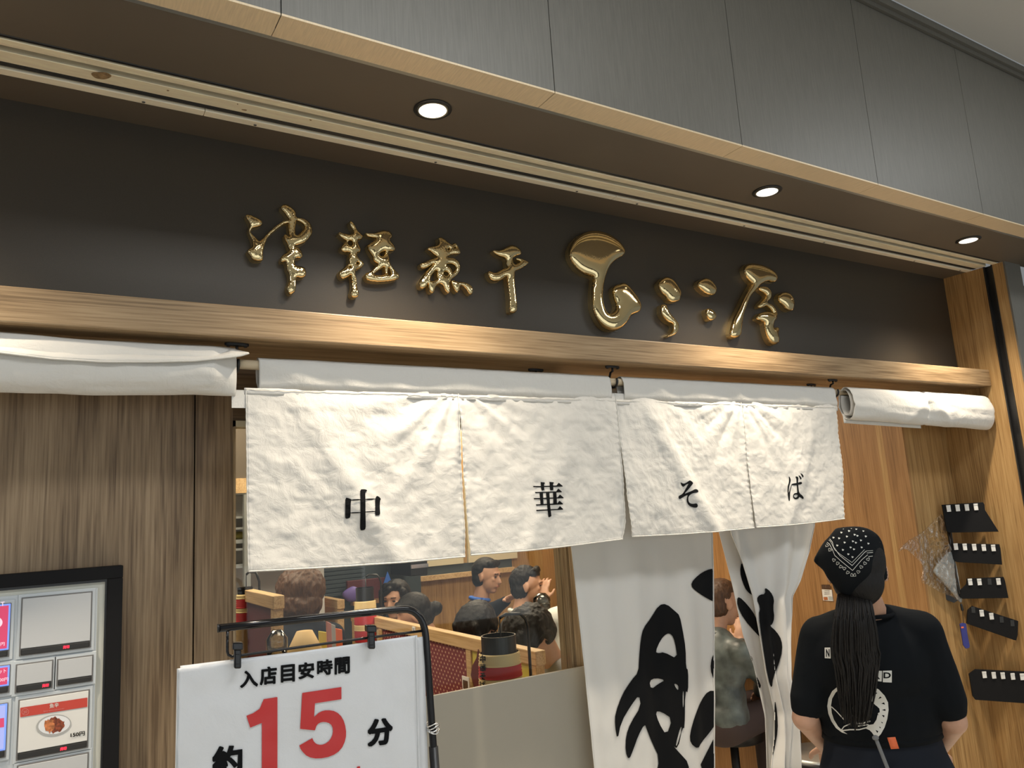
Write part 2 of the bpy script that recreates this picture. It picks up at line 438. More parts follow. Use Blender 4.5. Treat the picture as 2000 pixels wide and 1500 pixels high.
def sdf_stroke(G, pts, r):
    pts = np.array(pts, float); d = np.full(len(G), 1e18)
    for (ax, ay), (bx, by) in zip(pts[:-1], pts[1:]):
        ex, ey = bx-ax, by-ay; wx, wy = G[:, 0]-ax, G[:, 1]-ay
        t = np.clip((wx*ex+wy*ey)/(ex*ex+ey*ey+1e-12), 0, 1)
        d = np.minimum(d, np.hypot(wx-ex*t, wy-ey*t))
    return r-d
def T(o, s, pts): return [(o[0]+x/s, o[1]+y/s) for x, y in pts]
def march(polys, holes=(), strokes=(), step=1.0, smooth=2, inflate=0, grow=0.0, soup=False):
    allp = [q for p in polys for q in p] + [q for s, r in strokes for q in s]
    rr = max([r for s, r in strokes], default=0)
    xs = [q[0] for q in allp]; ys = [q[1] for q in allp]
    x0, x1, y0, y1 = min(xs)-rr-2*step, max(xs)+rr+2*step, min(ys)-rr-2*step, max(ys)+rr+2*step
    nx, ny = int((x1-x0)/step)+2, int((y1-y0)/step)+2
    gx = x0+np.arange(nx)*step; gy = y0+np.arange(ny)*step
    GX, GY = np.meshgrid(gx, gy); G = np.stack([GX.ravel(), GY.ravel()], 1)
    F = np.full(len(G), -1e9)
    if soup:
        d2 = np.full(len(G), 1e18); ins = np.zeros(len(G), bool)
        for (ax, ay), (bx, by) in polys:
            ex, ey = bx-ax, by-ay; wx, wy = G[:, 0]-ax, G[:, 1]-ay
            t = np.clip((wx*ex+wy*ey)/(ex*ex+ey*ey+1e-12), 0, 1)
            d2 = np.minimum(d2, (wx-ex*t)**2+(wy-ey*t)**2)
            if ay != by: ins ^= ((ay > G[:, 1]) != (by > G[:, 1])) & (G[:, 0] < ax+(G[:, 1]-ay)*ex/ey)
        F = np.where(ins, 1, -1)*np.sqrt(d2); polys = []
    for p in polys: F = np.maximum(F, sdf_poly(G, chaikin(p, smooth) if smooth else np.array(p, float)))
    for s, r in strokes: F = np.maximum(F, sdf_stroke(G, s, r))
    for h in holes: F = np.minimum(F, -sdf_poly(G, chaikin(h, smooth) if smooth else np.array(h, float)))
    F = F.reshape(ny, nx)+grow; F[np.abs(F) < 1e-6] = 1e-6
    H = None
    if inflate:
        ins = F > 0; U = np.zeros_like(F)
        for _ in range(inflate):
            U[1:-1, 1:-1] = 0.25*(U[:-2, 1:-1]+U[2:, 1:-1]+U[1:-1, :-2]+U[1:-1, 2:]+step*step)
            U[~ins] = 0
        H = np.sqrt(U)
    vid = {}; V = []; Hh = []
    def node(i, j):
        k = (i, j)
        if k not in vid: vid[k] = len(V); V.append((gx[j], gy[i])); Hh.append(H[i, j] if H is not None else 0)
        return vid[k]
    def cross(i, j, k, l):
        key = (i, j, k, l) if (i, j) < (k, l) else (k, l, i, j)
        if key not in vid:
            a, b = F[i, j], F[k, l]; t = a/(a-b); vid[key] = len(V)
            V.append((gx[j]+(gx[l]-gx[j])*t, gy[i]+(gy[k]-gy[i])*t)); Hh.append(0)
        return vid[key]
    faces = []
    Pn = F > 0
    act = np.argwhere(Pn[:-1, :-1] | Pn[1:, :-1] | Pn[:-1, 1:] | Pn[1:, 1:])
    for i, j in act:
        cs = [(i, j), (i, j+1), (i+1, j+1), (i+1, j)]; poly = []
        for q in range(4):
            a, b = cs[q], cs[(q+1) % 4]
            if F[a] > 0: poly.append(node(*a))
            if (F[a] > 0) != (F[b] > 0): poly.append(cross(*a, *b))
        if len(poly) >= 3: faces.append(tuple(poly))
    return V, faces, Hh
def decal(name, polys, proj, m, parent, holes=(), strokes=(), step=1.0, smooth=2, label=None):
    if name == 'brush_character' and len(polys) > 1:
        for q in polys: decal(name, [q], proj, m, parent, (), (), step, smooth)
        return
    V, Fc, _ = march(polys, holes, strokes, step, smooth)
    P = [proj(x, y) for x, y in V]
    keep = [f for f in Fc if all(P[i] is not None for i in f)]
    if not keep: return None
    used = sorted({i for f in keep for i in f}); mp = {u: k for k, u in enumerate(used)}
    return raw(name, [P[u] for u in used], [tuple(mp[i] for i in f) for f in keep], m, parent, True, label)
def caster(objs, lift=0.0012):
    vs = []; fs = []
    dg = bpy.context.evaluated_depsgraph_get()
    for o in objs:
        me = o.data; n = len(vs); vs += [v.co.copy() for v in me.vertices]; fs += [tuple(i+n for i in p.vertices) for p in me.polygons]
    t = BVHTree.FromPolygons(vs, fs); org = Vector((0, 0, EYE))
    def proj(px, py):
        d = Vector(ray(px, py)).normalized()
        h = t.ray_cast(org, d)
        if h[0] is None: return None
        return h[0]-d*lift
    return proj
_tc = {}
def text_mesh(body, bold=0.0):
    k = (body, bold)
    if k not in _tc:
        c = bpy.data.curves.new('t', 'FONT'); c.body = body; c.offset = bold; c.resolution_u = 4
        o = bpy.data.objects.new('t', c); COL.objects.link(o)
        me = bpy.data.meshes.new_from_object(o.evaluated_get(bpy.context.evaluated_depsgraph_get()))
        bpy.data.objects.remove(o)
        v = np.array([tuple(q.co)[:2] for q in me.vertices]); f = [tuple(p.vertices) for p in me.polygons]
        v = (v-v.min(0))/(v.max(0)-v.min(0))
        _tc[k] = (v, f)
    return _tc[k]
def text_bold(name, body, quad, proj, m, parent, grow, step=0.5):
    v, f = text_mesh(body, 0.0); TL, TR, BR, BL = [np.array(q, float) for q in quad]
    q = np.array([(BL*(1-u)+BR*u)*(1-w)+(TL*(1-u)+TR*u)*w for u, w in v])
    c = q.mean(0); ext = (q.max(0)-q.min(0))/2; mid = (q.max(0)+q.min(0))/2
    q = mid+(q-mid)*(1-grow/ext)
    cnt = {}
    for p in f:
        for i in range(len(p)):
            k = (min(p[i], p[(i+1) % len(p)]), max(p[i], p[(i+1) % len(p)])); cnt[k] = cnt.get(k, 0)+1
    E = [k for k, n in cnt.items() if n == 1]
    V, Fc, _ = march([[tuple(q[a]), tuple(q[b])] for a, b in E], step=step, grow=grow, soup=True)
    P = [proj(x, y) for x, y in V]; keep = [g for g in Fc if all(P[i] is not None for i in g)]
    P = [p if p is not None else Vector((0, 0, 0)) for p in P]
    return raw(name, P, keep, m, parent)
def text(name, body, quad, proj, m, parent, bold=0.0):
    """quad = TL, TR, BR, BL in photo pixels"""
    v, f = text_mesh(body, bold); TL, TR, BR, BL = [np.array(q, float) for q in quad]
    P = []
    for u, w in v:
        q = (BL*(1-u)+BR*u)*(1-w)+(TL*(1-u)+TR*u)*w
        P.append(proj(q[0], q[1]))
    f = [x for x in f if all(P[i] is not None for i in x)]
    P = [p if p is not None else Vector((0, 0, 0)) for p in P]
    return raw(name, P, f, m, parent)
def plane_y(Y): return lambda x, y: at(x, y, Y=Y)
def qbox(mb, tl, br, Y0, Y1):
    a = at(*tl, Y=Y0); b = at(*br, Y=Y0)
    mb.box(a.x, b.x, Y0, Y1, a.z, b.z); return mb

# ================================================================== THE SETTING
YB, YBOARD, YW, XR, XL = 1.90, 2.045, 2.16, 3.922, -1.7
ZB0, ZB1, ZS = 2.12, 2.20, SOFFIT_Z
def struct(name, mb, m, parent=None, **k):
    o = mb.build(name, m, parent, **k)
    if parent is None: o['kind'] = 'structure'
    return o
def piece(name, mb, m, parent, **k): return mb.build(name, m, parent, **k)

struct('floor', MB().box(-6, 9, -6, 8, -0.05, 0), 'floor')
ZC = at(2000, 141, Y=1.449).z
struct('ceiling', MB().box(-6, 9, -6, 1.42, ZC, ZC+0.05), 'mall_ceiling')
struct('wall_opposite', MB().box(-6, 9, -6.05, -6, 0, ZC), 'mall_wall')

# fascia of grey metal panels with recessed joints
fas = thing('wall_fascia', None, None, (1.4, 1.46, ZS), kind='structure')
jx = [at(x, y, Y=1.449).x for x, y in ((549, 20), (1083.7, 178.5), (1449.3, 282.6), (1715, 359), (1919.7, 414.4))]
pitch = (jx[-1]-jx[0])/4
JX = [jx[0]-pitch*k for k in (3, 2, 1)] + jx + [jx[-1]+pitch*k for k in (1, 2, 3, 4)]
MB().box(JX[0], JX[-1], 1.452, 1.50, ZS, ZC).build('backing', 'black_matte', fas)
for a, b in zip(JX[:-1], JX[1:]):
    MB().box(a+0.0012, b-0.0012, 1.449, 1.455, ZS+0.003, ZC-0.05).build('panel', 'fascia', fas)
MB().box(JX[0], JX[-1], 1.438, 1.455, ZC-0.048, ZC-0.03).box(JX[0], JX[-1], 1.425, 1.455, ZC-0.03, ZC).build('top_moulding', 'fascia', fas)
tr = thing('trim_1', None, None, (1.4, 1.49, ZS), kind='structure')
for a, b in zip(JX[:-1], JX[1:]):
    MB().box(a+0.001, b-0.001, 1.449, 1.527, ZS-0.002, ZS+0.003).build('trim_plate', 'brass_plate', tr)
MB().box(JX[0], JX[-1], 1.527, 1.540, ZS-0.001, ZS+0.006).build('trim_lip', 'steel', tr)

sof = thing('ceiling', None, None, (1.4, 1.8, ZS), kind='structure')
MB().box(XL-1, 6.0, 1.540, 1.764, ZS, ZS+0.02).build('soffit_board', 'soffit', sof)
MB().box(XL-1, XR, 1.928, 2.06, ZS, ZS+0.02).build('soffit_board', 'soffit', sof)

# shutter rail recessed in the soffit
rl = thing('shutter_rail', 'pale metal shutter rail with dark slots running along the soffit', 'rail', (1.4, 1.85, ZS))
MB().box(XL-1, XR-0.002, 1.764, 1.928, ZS+0.022, ZS+0.03).build('housing', 'black_matte', rl)
def rail_part(y0, y1, name, m, z=0.0, ends=()):
    xs = [XL-1]+list(ends)+[XR-0.003]
    for a, b in zip(xs[:-1], xs[1:]):
        MB().box(a+0.0006, b-0.0006, y0, y1, ZS-z, ZS+0.018).build(name, m, rl, bevel=0.0015)
rail_part(1.7655, 1.775, 'edge_channel', 'black', 0.001)
rail_part(1.780, 1.8055, 'rail_strip', 'rail', 0.002)
rail_part(1.8315, 1.876, 'rail_strip', 'rail', 0.0)
jl = [at(398, 222, Z=ZS).x, at(1195, 388, Z=ZS).x, at(1655, 486, Z=ZS).x]
rail_part(1.9015, 1.928, 'cover_strip', 'rail_lip', 0.003, jl)
for y in (1.8805, 1.8865, 1.8925):
    MB().tube([(XL-1, y, ZS+0.003), (XR-0.004, y, ZS+0.003)], 0.0028, 8).build('brush_seal', 'rubber', rl)
for px, py in ((282, 192), (500, 240), (853, 314), (1127, 373), (1243, 398), (1448, 443), (1617, 470), (1790, 508), (1878, 527)):
    c = at(px, py, Z=ZS-0.003)
    MB().lathe((c.x, 1.917, ZS-0.005), [(0.0042, 0.0), (0.0042, 0.0025)], 12).build('screw', 'chrome', rl)
st = [[(505, 405), (560, 400), (600, 405), (630, 425), (590, 445), (540, 440), (515, 425)], [(930, 500), (945, 503), (943, 510), (930, 508)], [(1320, 577), (1332, 580), (1325, 587)], [(1345, 608), (1380, 612), (1375, 620), (1350, 615)], [(1722, 665), (1742, 668), (1735, 677)]]
M['stain'] = mat('stain', (0.30, 0.20, 0.10), 0.6, var=0.5, vscale=90)
for s in st:
    decal('stain', [T((0, 0), 2.857, s)], lambda x, y: at(x, y, Z=ZS-0.0006), 'stain', rl, step=0.6)

# sign board, oak beam, header
struct('wall_front', MB().box(XL-1, XR, YBOARD, 2.10, ZB1-0.02, ZS), 'board')
bm = struct('trim_2', MB().box(XL-1, XR, YB, YW+0.02, ZB0, ZB1), 'oak_beam', bevel=0.003)
# wood wall left of the window: two veneer panels with a dark joint
seam = at(378.5, 1293, Y=YW).x; wl = at(455, 950, Y=YW).x; wtz = at(465, 822, Y=YW).z
lw = thing('wall_left', None, None, (0, YW, 0), kind='structure')
MB().box(XL-1, seam-0.0035, YW, YW+0.02, 0, ZB0).build('panel', 'oak_wall', lw)
MB().box(seam+0.0005, wl, YW+0.002, YW+0.02, 0, ZB0).build('panel', 'oak_wall', lw)
MB().box(XL-1, wl, YW+0.02, YW+0.06, 0, ZB0).build('backing', 'black_matte', lw)
XWL, XWR = at(460, 950, Y=YW).x, 1.504
MB().box(wl, 1.56, YW, YW+0.04, wtz, ZB0).build('header', 'oak_header', lw)
MB().box(XL-1, 3.6, YW-0.05, YW+0.06, ZB0+0.001, 2.72).build('bulkhead', 'mall_wall', lw)
# window
wn = thing('window_1', None, None, (1.0, YW, 0), kind='structure')
MB().box(wl, XWL, YW-0.004, YW+0.05, 0.0, wtz).build('frame_post', 'window_frame', wn)
MB().box(XWR, XWR+0.012, YW-0.012, YW+0.05, 0.0, wtz).build('frame_post', 'window_frame', wn)
MB().box(XWR+0.012, XWR+0.030, YW-0.02, YW+0.05, 0.0, wtz).build('frame_post', 'window_frame', wn)
MB().box(XWR+0.030, XWR+0.048, YW-0.012, YW+0.05, 0.0, wtz).build('frame_post', 'window_frame', wn)
MB().box(wl, XWR, YW-0.004, YW+0.05, wtz-0.016, wtz).build('frame_rail', 'cream', wn)
MB().box(XWL, XWR, YW+0.012, YW+0.018, 0.3, wtz-0.016).build('pane', 'glass', wn)
ZF = at(980, 1331, Y=2.13).z
pn = thing('wall_panel', 'frosted beige glass screen standing across the window foot', 'screen', (1.0, 2.13, 0))
MB().box(0.40, 1.585, 2.118, 2.130, 0, ZF).build('screen_sheet', 'frost', pn, bevel=0.002)
MB().box(0.40, 1.585, 2.112, 2.136, 0, 0.03).build('shoe', 'steel', pn)
# right jamb, stub wall and shop side wall
rj = thing('wall_right', None, None, (XR, 1.9, 0), kind='structure')
MB().box(XR, XR+0.16, 1.848, 2.32, 0, ZS).build('veneer_return', 'oak_side', rj)
MB().box(XR, XR+0.16, 1.758, 1.806, 0, ZS).build('veneer_edge', 'oak_side', rj)
MB().box(XR+0.012, XR+0.16, 1.806, 1.848, 0, ZS).build('guide_channel', 'black', rj)
MB().box(XR-0.004, XR+0.012, 1.806, 1.812, 0, ZS).box(XR-0.004, XR+0.012, 1.842, 1.848, 0, ZS).build('guide_lip', 'rubber', rj)
MB().box(XR+0.001, XR+0.15, 1.750, 1.758, 0, ZS).build('metal_cladding', 'fascia', rj)
MB().box(XR+0.16, 9, 1.95, 2.0, 0, ZS).build('shade_return', 'black_matte', rj)  # black sheet standing in for the shade beyond the post
struct('wall_stub', MB().box(3.56, XR, YW, YW+0.14, 0, ZB0), 'oak_side')
struct('wall_side', MB().box(3.56, 3.60, YW+0.14, 7.6, 0, 2.7), 'oak_inner')
struct('trim_3', MB().box(3.545, 3.562, YW-0.004, YW+0.10, 0, ZB0), 'oak_inner')

# recessed downlights
for k, x in enumerate((-0.43, 0.86, 2.166, 3.47)):
    px = ('', 'nearest the gold lettering start', 'above the last gold characters', 'by the right jamb')[k]
    t = thing('downlight', None, None, (0, 0, 0))
    c = (at(845, 213, Z=ZS), at(845, 213, Z=ZS), at(1498, 373, Z=ZS), at(1891, 468, Z=ZS))[k]
    if k == 0: c = Vector((c.x-1.29, c.y, c.z))
    t.location = c
    tag(t, ['round recessed ceiling downlight outside the frame on the left', 'largest round recessed downlight, above the middle gold characters',
            'middle round recessed downlight in the dark soffit', 'round recessed downlight at the right end of the soffit'][k], 'light', 'downlights in the dark soffit')
    if k == 0:
        bpy.data.objects.remove(t); continue
    MB().lathe((c.x, c.y, ZS), [(0.040, -0.0005), (0.049, -0.0005), (0.050, -0.003), (0.041, -0.004), (0.040, -0.001)], 40, caps=False).build('trim_ring', 'rubber', t, smooth=True)
    MB().lathe((c.x, c.y, ZS), [(0.0365, -0.0055), (0.040, -0.0055), (0.0395, -0.003), (0.037, -0.003)], 40, caps=False).build('inner_ring', 'chrome', t)
    MB().lathe((c.x, c.y, ZS), [(0.004, -0.0035), (0.0365, -0.0048)], 40).build('lens', 'lamp_glow', t)

# ================================================================== NOREN
def nz(x, y, z): return noise.noise(Vector((x, y, z)))
def wrinkle(x, z, seed):
    a = 0.015*nz(x*3.2, z*2.2, seed)
    b = 0.0060*nz(x*9+z*5, z*4-x*3, seed+3)
    c = 0.0030*nz(x*24, z*24, seed+7)
    d = 0.0016*(1-abs(nz(x*40+z*8, z*44, seed+9))*2)
    return a+b+c+d
def poly_at(pts, t):
    n = len(pts)-1; L = [0]
    for a, b in zip(pts[:-1], pts[1:]): L.append(L[-1]+math.hypot(b[0]-a[0], b[1]-a[1]))
    s = t*L[-1]
    for i in range(n):
        if s <= L[i+1] or i == n-1:
            u = (s-L[i])/(L[i+1]-L[i]+1e-9)
            return (pts[i][0]+(pts[i+1][0]-pts[i][0])*u, pts[i][1]+(pts[i+1][1]-pts[i][1])*u)
YN = 1.95
nor = thing('noren', 'long white cotton split curtain with black characters hanging from a rod', 'curtain', (1.6, YN, 2.085))
edges = [
 ([(480, 758), (481, 840), (483, 950), (485, 1116)], [(894, 762), (896, 800), (899, 900), (904, 1000), (907, 1087)]),
 ([(894, 762), (897, 800), (904, 900), (911, 1000), (919, 1084)], [(1201, 768), (1203, 800), (1211, 880), (1218, 960), (1223, 1020), (1217, 1053)]),
 ([(1201, 768), (1206, 820), (1216, 910), (1225, 990), (1233, 1048)], [(1446, 780), (1450, 830), (1459, 920), (1466, 980), (1471, 1031)]),
 ([(1446, 780), (1452, 830), (1462, 920), (1469, 980), (1475, 1030)], [(1629, 784), (1636, 830), (1643, 890), (1646, 950), (1648, 1013)])]
panels = []
def hem(o_pts, name, parent, m='linen', r=0.0022):
    return MB().tube(o_pts, r, 6).build(name, m, parent, smooth=True)
for k, (le, re) in enumerate(edges):
    NU, NV = 96, 84; P = []
    sl = (1.0, 1.0, 1.0, 1.0)[k]
    for i in range(NV+1):
        t = i/NV
        a = at(*poly_at(le, t), Y=YN); b = at(*poly_at(re, t), Y=YN); row = []
        for j in range(NU+1):
            u = j/NU; p = a.lerp(b, u)
            # bottom edge sags a little between corners
            p.z -= 0.006*math.sin(PI*u)*t*0.6
            top = min(1, t/0.10)
            w = wrinkle(p.x, p.z, 3.0+k*5)*(0.25+0.75*top)
            # drag lines that run down and out from the seam heads
            for (ux, s) in ((0.0 if k in (1, 3) else 1.0, 1.0),):
                dx = abs(u-ux)*0.57; dz = t*0.45
                ang = math.atan2(dx, dz+0.02); rr = math.hypot(dx, dz)
                w += 0.0075*math.sin(ang*15+k)*math.exp(-((rr-0.16)/0.14)**2)*(0.4+0.6*nz(ang*6, 0, k))
            ux = 0.0 if k in (0, 2) else 1.0
            dx = abs(u-ux)*0.57; dz = t*0.45
            w += 0.015*math.exp(-((dx-0.10-dz*0.62)/0.045)**2)*t**0.5*(1 if k in (0, 2) else 0.6)
            # puckered vertical hems at the slit
            for ue in (0.0, 1.0):
                e = abs(u-ue)*0.57
                w += 0.0012*math.exp(-(e/0.010)**2)*math.sin(t*150+ue*2)
            w += 0.0018*math.exp(-((1-t)*0.45/0.012)**2)*math.sin(u*260)
            p.y -= w*top**0.5
            row.append(p)
        P.append(row)
    o = grid_mesh('panel', P, 'linen', nor, True, 0.0015)
    panels.append(o)
    hem([p+Vector((0, -0.0012, 0.0)) for p in P[-1]], 'hem', o)
    hem([r[0]+Vector((0, -0.001, 0)) for r in P], 'hem', o, r=0.0016)
    hem([r[-1]+Vector((0, -0.001, 0)) for r in P], 'hem', o, r=0.0016)
# sleeve wrapped over the rod, in two runs
RZ, RY = 2.066, 1.966
prof = [(1.9500, 2.000), (1.9455, 2.020), (1.9450, 2.042), (1.9460, 2.060), (1.9500, 2.074), (1.9580, 2.083), (1.9670, 2.0855), (1.9760, 2.082), (1.9830, 2.070), (1.9840, 2.050), (1.9800, 2.025), (1.9560, 2.000), (1.955, 1.985)]
for k, (x0, x1) in enumerate(((0.4665, 1.600), (1.653, 2.778))):
    NX = 220; P = []
    for (y, z) in prof:
        row = []
        for j in range(NX+1):
            x = x0+(x1-x0)*j/NX
            front = 1 if y < 1.96 else 0.3
            s = (1-abs((2.05-z))/0.06) if z < 2.08 else 0.1
            mid = (x0+x1)/2; pk = math.exp(-((x-mid)/0.03)**2)
            w = (0.011*nz(x*9+z*7, z*5, 40+k)+0.0055*nz(x*22+z*34, z*9, 44+k)+0.0035*pk*math.sin(z*160))*max(0, s)*front
            dz = 0.0015*nz(x*9, 0, 3)
            xx = x
            if z < 2.01: xx = x0-0.0+(x1-x0)*j/NX
            if z < 1.99 or (z < 2.005 and y < 1.952):
                pass
            row.append(Vector((xx, y-w, z+dz if z > 2.01 else z)))
        P.append(row)
    grid_mesh('sleeve', P, 'linen_sleeve', nor, True, 0.0014)
# waist strip that joins the sleeves beneath the hook gaps
P = []
for z in (2.003, 1.994, 1.986):
    P.append([Vector((x, 1.9488-0.0012*nz(x*30, z*30, 2), z)) for x in [0.43+(2.778-0.43)*j/300 for j in range(301)]])
grid_mesh('join_strip', P, 'linen_sleeve', nor, True, 0.001)
MB().tube([(0.43+(2.778-0.43)*j/300, 1.9465-0.0012*nz(j*0.6, 0, 0), 1.9985+0.0008*math.sin(j*1.3)) for j in range(301)], 0.0007, 5).build('stitching', 'linen', nor, smooth=True)

# black characters printed on the cloth
o1, s1 = (660, 940), 13.636
pj = caster(panels, 0.0028)
decal('printed_character', [T(o1, s1, q) for q in (
    [(590,215),(700,210),(760,222),(780,245),(765,270),(735,285),(728,330),(735,480),(735,880),(740,1050),(742,1260),(700,1300),(620,1310),(592,1290),(590,1100),(600,900),(600,400)],
    [(195,430),(290,450),(370,485),(345,540),(338,700),(335,960),(280,990),(215,1000),(192,970),(195,700)],
    [(1030,385),(1090,405),(1150,470),(1120,520),(1115,700),(1128,860),(1110,895),(1040,915),(990,900),(995,700),(990,470)],
    [(345,485),(610,470),(610,507),(345,520)], [(720,465),(1000,455),(1000,487),(720,500)], [(325,826),(610,818),(610,847),(325,860)], [(720,805),(1005,790),(1005,820),(720,832)])],
    pj, 'ink', panels[0], step=0.7, smooth=1)
o1, s1 = (1030, 930), 16.667
decal('printed_character', [T(o1, s1, q) for q in (
    [(180,318),(440,320),(950,300),(1022,212),(1155,320),(1140,340),(200,362)], [(245,515),(940,495),(1010,402),(1130,510),(1110,525),(260,552)],
    [(205,715),(990,690),(1060,595),(1185,700),(1170,718),(220,758)], [(278,918),(975,885),(1048,798),(1168,905),(1150,920),(285,960)],
    [(290,1095),(990,1068),(1060,970),(1170,1075),(1155,1092),(295,1140)],
    [(432,190),(560,205),(572,235),(545,260),(550,400),(555,450),(480,470),(450,440)], [(718,185),(850,200),(868,220),(835,250),(848,420),(830,460),(740,460),(728,300)],
    [(395,530),(510,530),(515,750),(530,930),(430,930)], [(605,520),(715,520),(735,900),(785,1300),(720,1335),(685,1325),(640,920)], [(835,510),(945,510),(965,900),(850,910)])],
    pj, 'ink', panels[1], step=0.6, smooth=0)
o1, s1 = (1310, 920), 16.667
decal('printed_character', [T(o1, s1, [(315,365),(345,375),(400,410),(470,400),(560,345),(615,300),(660,315),(720,365),(730,410),(690,450),(600,570),(440,745),(520,715),(700,640),(780,590),(840,585),(885,615),(905,660),(885,695),(780,705),(680,740),(610,790),(575,860),(575,950),(600,1020),(660,1060),(740,1070),(830,1050),(870,1075),(885,1130),(865,1185),(780,1195),(680,1170),(590,1120),(535,1040),(520,950),(530,840),(560,770),(420,840),(295,920),(260,890),(250,830),(280,800),(380,750),(440,660),(530,500),(590,400),(500,445),(420,515),(380,505),(340,450)])],
    pj, 'ink', panels[2], step=0.6, smooth=1)
o1, s1 = (1520, 910), 18.75
decal('printed_character', [T(o1, s1, q) for q in (
    [(380,385),(410,395),(450,460),(460,540),(430,660),(400,750),(385,900),(385,1000),(415,900),(450,780),(495,660),(560,640),(680,625),(820,580),(860,590),(875,640),(850,670),(740,690),(650,705),(570,710),(510,690),(480,760),(440,920),(430,1050),(432,1260),(405,1290),(380,1260),(350,1050),(340,900),(345,740),(385,620),(395,520),(390,440)],
    [(620,405),(665,378),(720,400),(740,450),(728,560),(730,650),(745,850),(770,990),(880,1080),(930,1140),(930,1200),(900,1218),(770,1120),(755,1180),(700,1220),(620,1225),(560,1180),(540,1100),(560,1030),(620,990),(700,995),(690,850),(670,650),(660,440)],
    [(735,340),(790,355),(845,420),(855,475),(830,500),(805,480),(780,420)], [(805,260),(870,290),(925,350),(930,395),(905,425),(880,400),(850,340)])],
    pj, 'ink', panels[3], holes=[T(o1, s1, [(620,1050),(690,1050),(715,1085),(690,1140),(630,1165),(575,1130),(570,1080)])], step=0.5, smooth=1)

# rod and hooks
rod = thing('curtain_rod', 'pale round wooden rod carrying the white split curtain', 'rod', (1.9, RY, RZ))
MB().tube([(-0.5, RY, RZ), (3.915, RY, RZ)], 0.0125, 20).build('dowel', 'dowel', rod, smooth=True)
MB().tube([(3.912, RY, RZ), (3.920, RY, RZ)], 0.016, 20).build('end_cap', 'black', rod)
def hook(x, y, label, drop=0.054, jr=0.0195):
    t = thing('curtain_hook', label, 'hook', (x, y, ZB0), group='black hooks under the oak beam')
    n = 24
    pts = [(x+0.030*math.cos(2*PI*i/n)*(1 if abs(math.cos(2*PI*i/n)) < .99 else 1), y+0.009*math.sin(2*PI*i/n), 0) for i in range(n)]
    m = MB(); m.prism([(p[0], p[1], ZB0-0.0075) for p in pts], (0, 0, 0.0075)); m.build('plate', 'black', t, bevel=0.0015)
    for sx in (-1, 1): MB().lathe((x+sx*0.021, y, ZB0-0.010), [(0.004, 0), (0.004, 0.003)], 10).build('screw', 'black', t)
    zt = ZB0-0.005; zc = RZ
    arc = [(x, y+jr*math.cos(a), zc+jr*math.sin(a)) for a in [PI*0.0-PI*i/14*1.15 for i in range(15)]]
    MB().tube([(x, y, zt), (x, y, zt-0.012), (x, y+jr*0.6, zc+0.034), (x, y+jr, zc+0.018)]+arc, 0.0038, 10).build('hook_arm', 'black', t, smooth=True)
    return t
hook(0.416, RY, 'black rod hook left of the first white curtain panel')
hook(1.628, RY, 'black rod hook in the middle gap of the white curtain')
hook(2.795, RY, 'black rod hook beside the rolled right curtain end')
RY2 = 2.075
rod2 = thing('curtain_rod', 'second rod behind the white split curtain, holding the doorway curtains', 'rod', (2.1, RY2, RZ))
MB().tube([(1.36, RY2, RZ), (2.86, RY2, RZ)], 0.010, 16).build('dowel', 'dowel', rod2, smooth=True)
hook(1.392, RY2, 'black hook half hidden behind the second white curtain panel')
hook(2.80, RY2, 'black hook just behind the hook at the rolled right end')

# rolled-up ends of the noren
def roll(name, label, x0, x1, fn, turns=1.0, m='linen_sleeve', N=150, K=30):
    P = []
    for q in range(K+1):
        a = 2*PI*q/K*turns; row = []
        for j in range(N+1):
            u = j/N; x = x0+(x1-x0)*u
            row.append(fn(u, x, a))
        P.append(row)
    return P
def left_roll(u, x, a):
    zt = 2.112-0.010*u+0.004*nz(x*6, 0, 1); zb = 1.968+0.020*max(0, u-0.25)+0.008*nz(x*5, 1, 1)
    zc = (zt+zb)/2; rz = (zt-zb)/2; ry = 0.042+0.010*nz(x*4, 2, 2)
    c, s = math.cos(a+PI/2), math.sin(a+PI/2)
    s2 = math.copysign(abs(s)**0.8, s)
    w = 0.007*nz(x*3+s*1.2, s*3, 5)+0.003*nz(x*14+s*9, s*6, 6)
    k = 0.35+0.65*min(1, (1-u)/0.05) if u > 0.95 else 1
    return Vector((x+0.0*(1-k), 1.948+c*(ry+w)*k, zc+s2*(rz+w*0.5)))
lr = thing('rolled_curtain', 'rolled-up white cotton curtain over the ticket machine wall, left', 'curtain', (0, 1.95, 2.0))
P = roll('r', '', -0.75, 0.408, left_roll, K=40, N=180)
lro = grid_mesh('rolled_cloth', P, 'linen_sleeve', lr, True, 0.0015)
# overlapping flap with its thin edge
P = []
fe = [(-260, 660), (0, 688), (100, 700), (200, 706), (300, 706), (380, 704), (440, 698), (470, 694), (486, 689)]
tp = [(-260, 648), (0, 668), (100, 674), (200, 678), (300, 683), (380, 688), (430, 689), (452, 680), (483, 688)]
for v in range(7):
    t = v/6; row = []
    for j in range(121):
        u = j/120
        a = poly_at(tp, u); b = poly_at(fe, u); q = (a[0]+(b[0]-a[0])*t, a[1]+(b[1]-a[1])*t)
        row.append(at(*q, Y=1.952-0.055*math.sin(t*PI/2)**0.7-0.002*nz(q[0]*0.03, t*4, 1)))
    P.append(row)
fl = grid_mesh('flap', P, 'linen_sleeve', lr, True, 0.002)
MB().tube([p+Vector((0, -0.001, -0.001)) for p in P[-1]], 0.0024, 6).build('piping', 'linen', fl, smooth=True)
MB().box(0.40, 0.470, 1.9485, 1.951, 1.952, 1.997).build('join_tab', 'linen', lr)
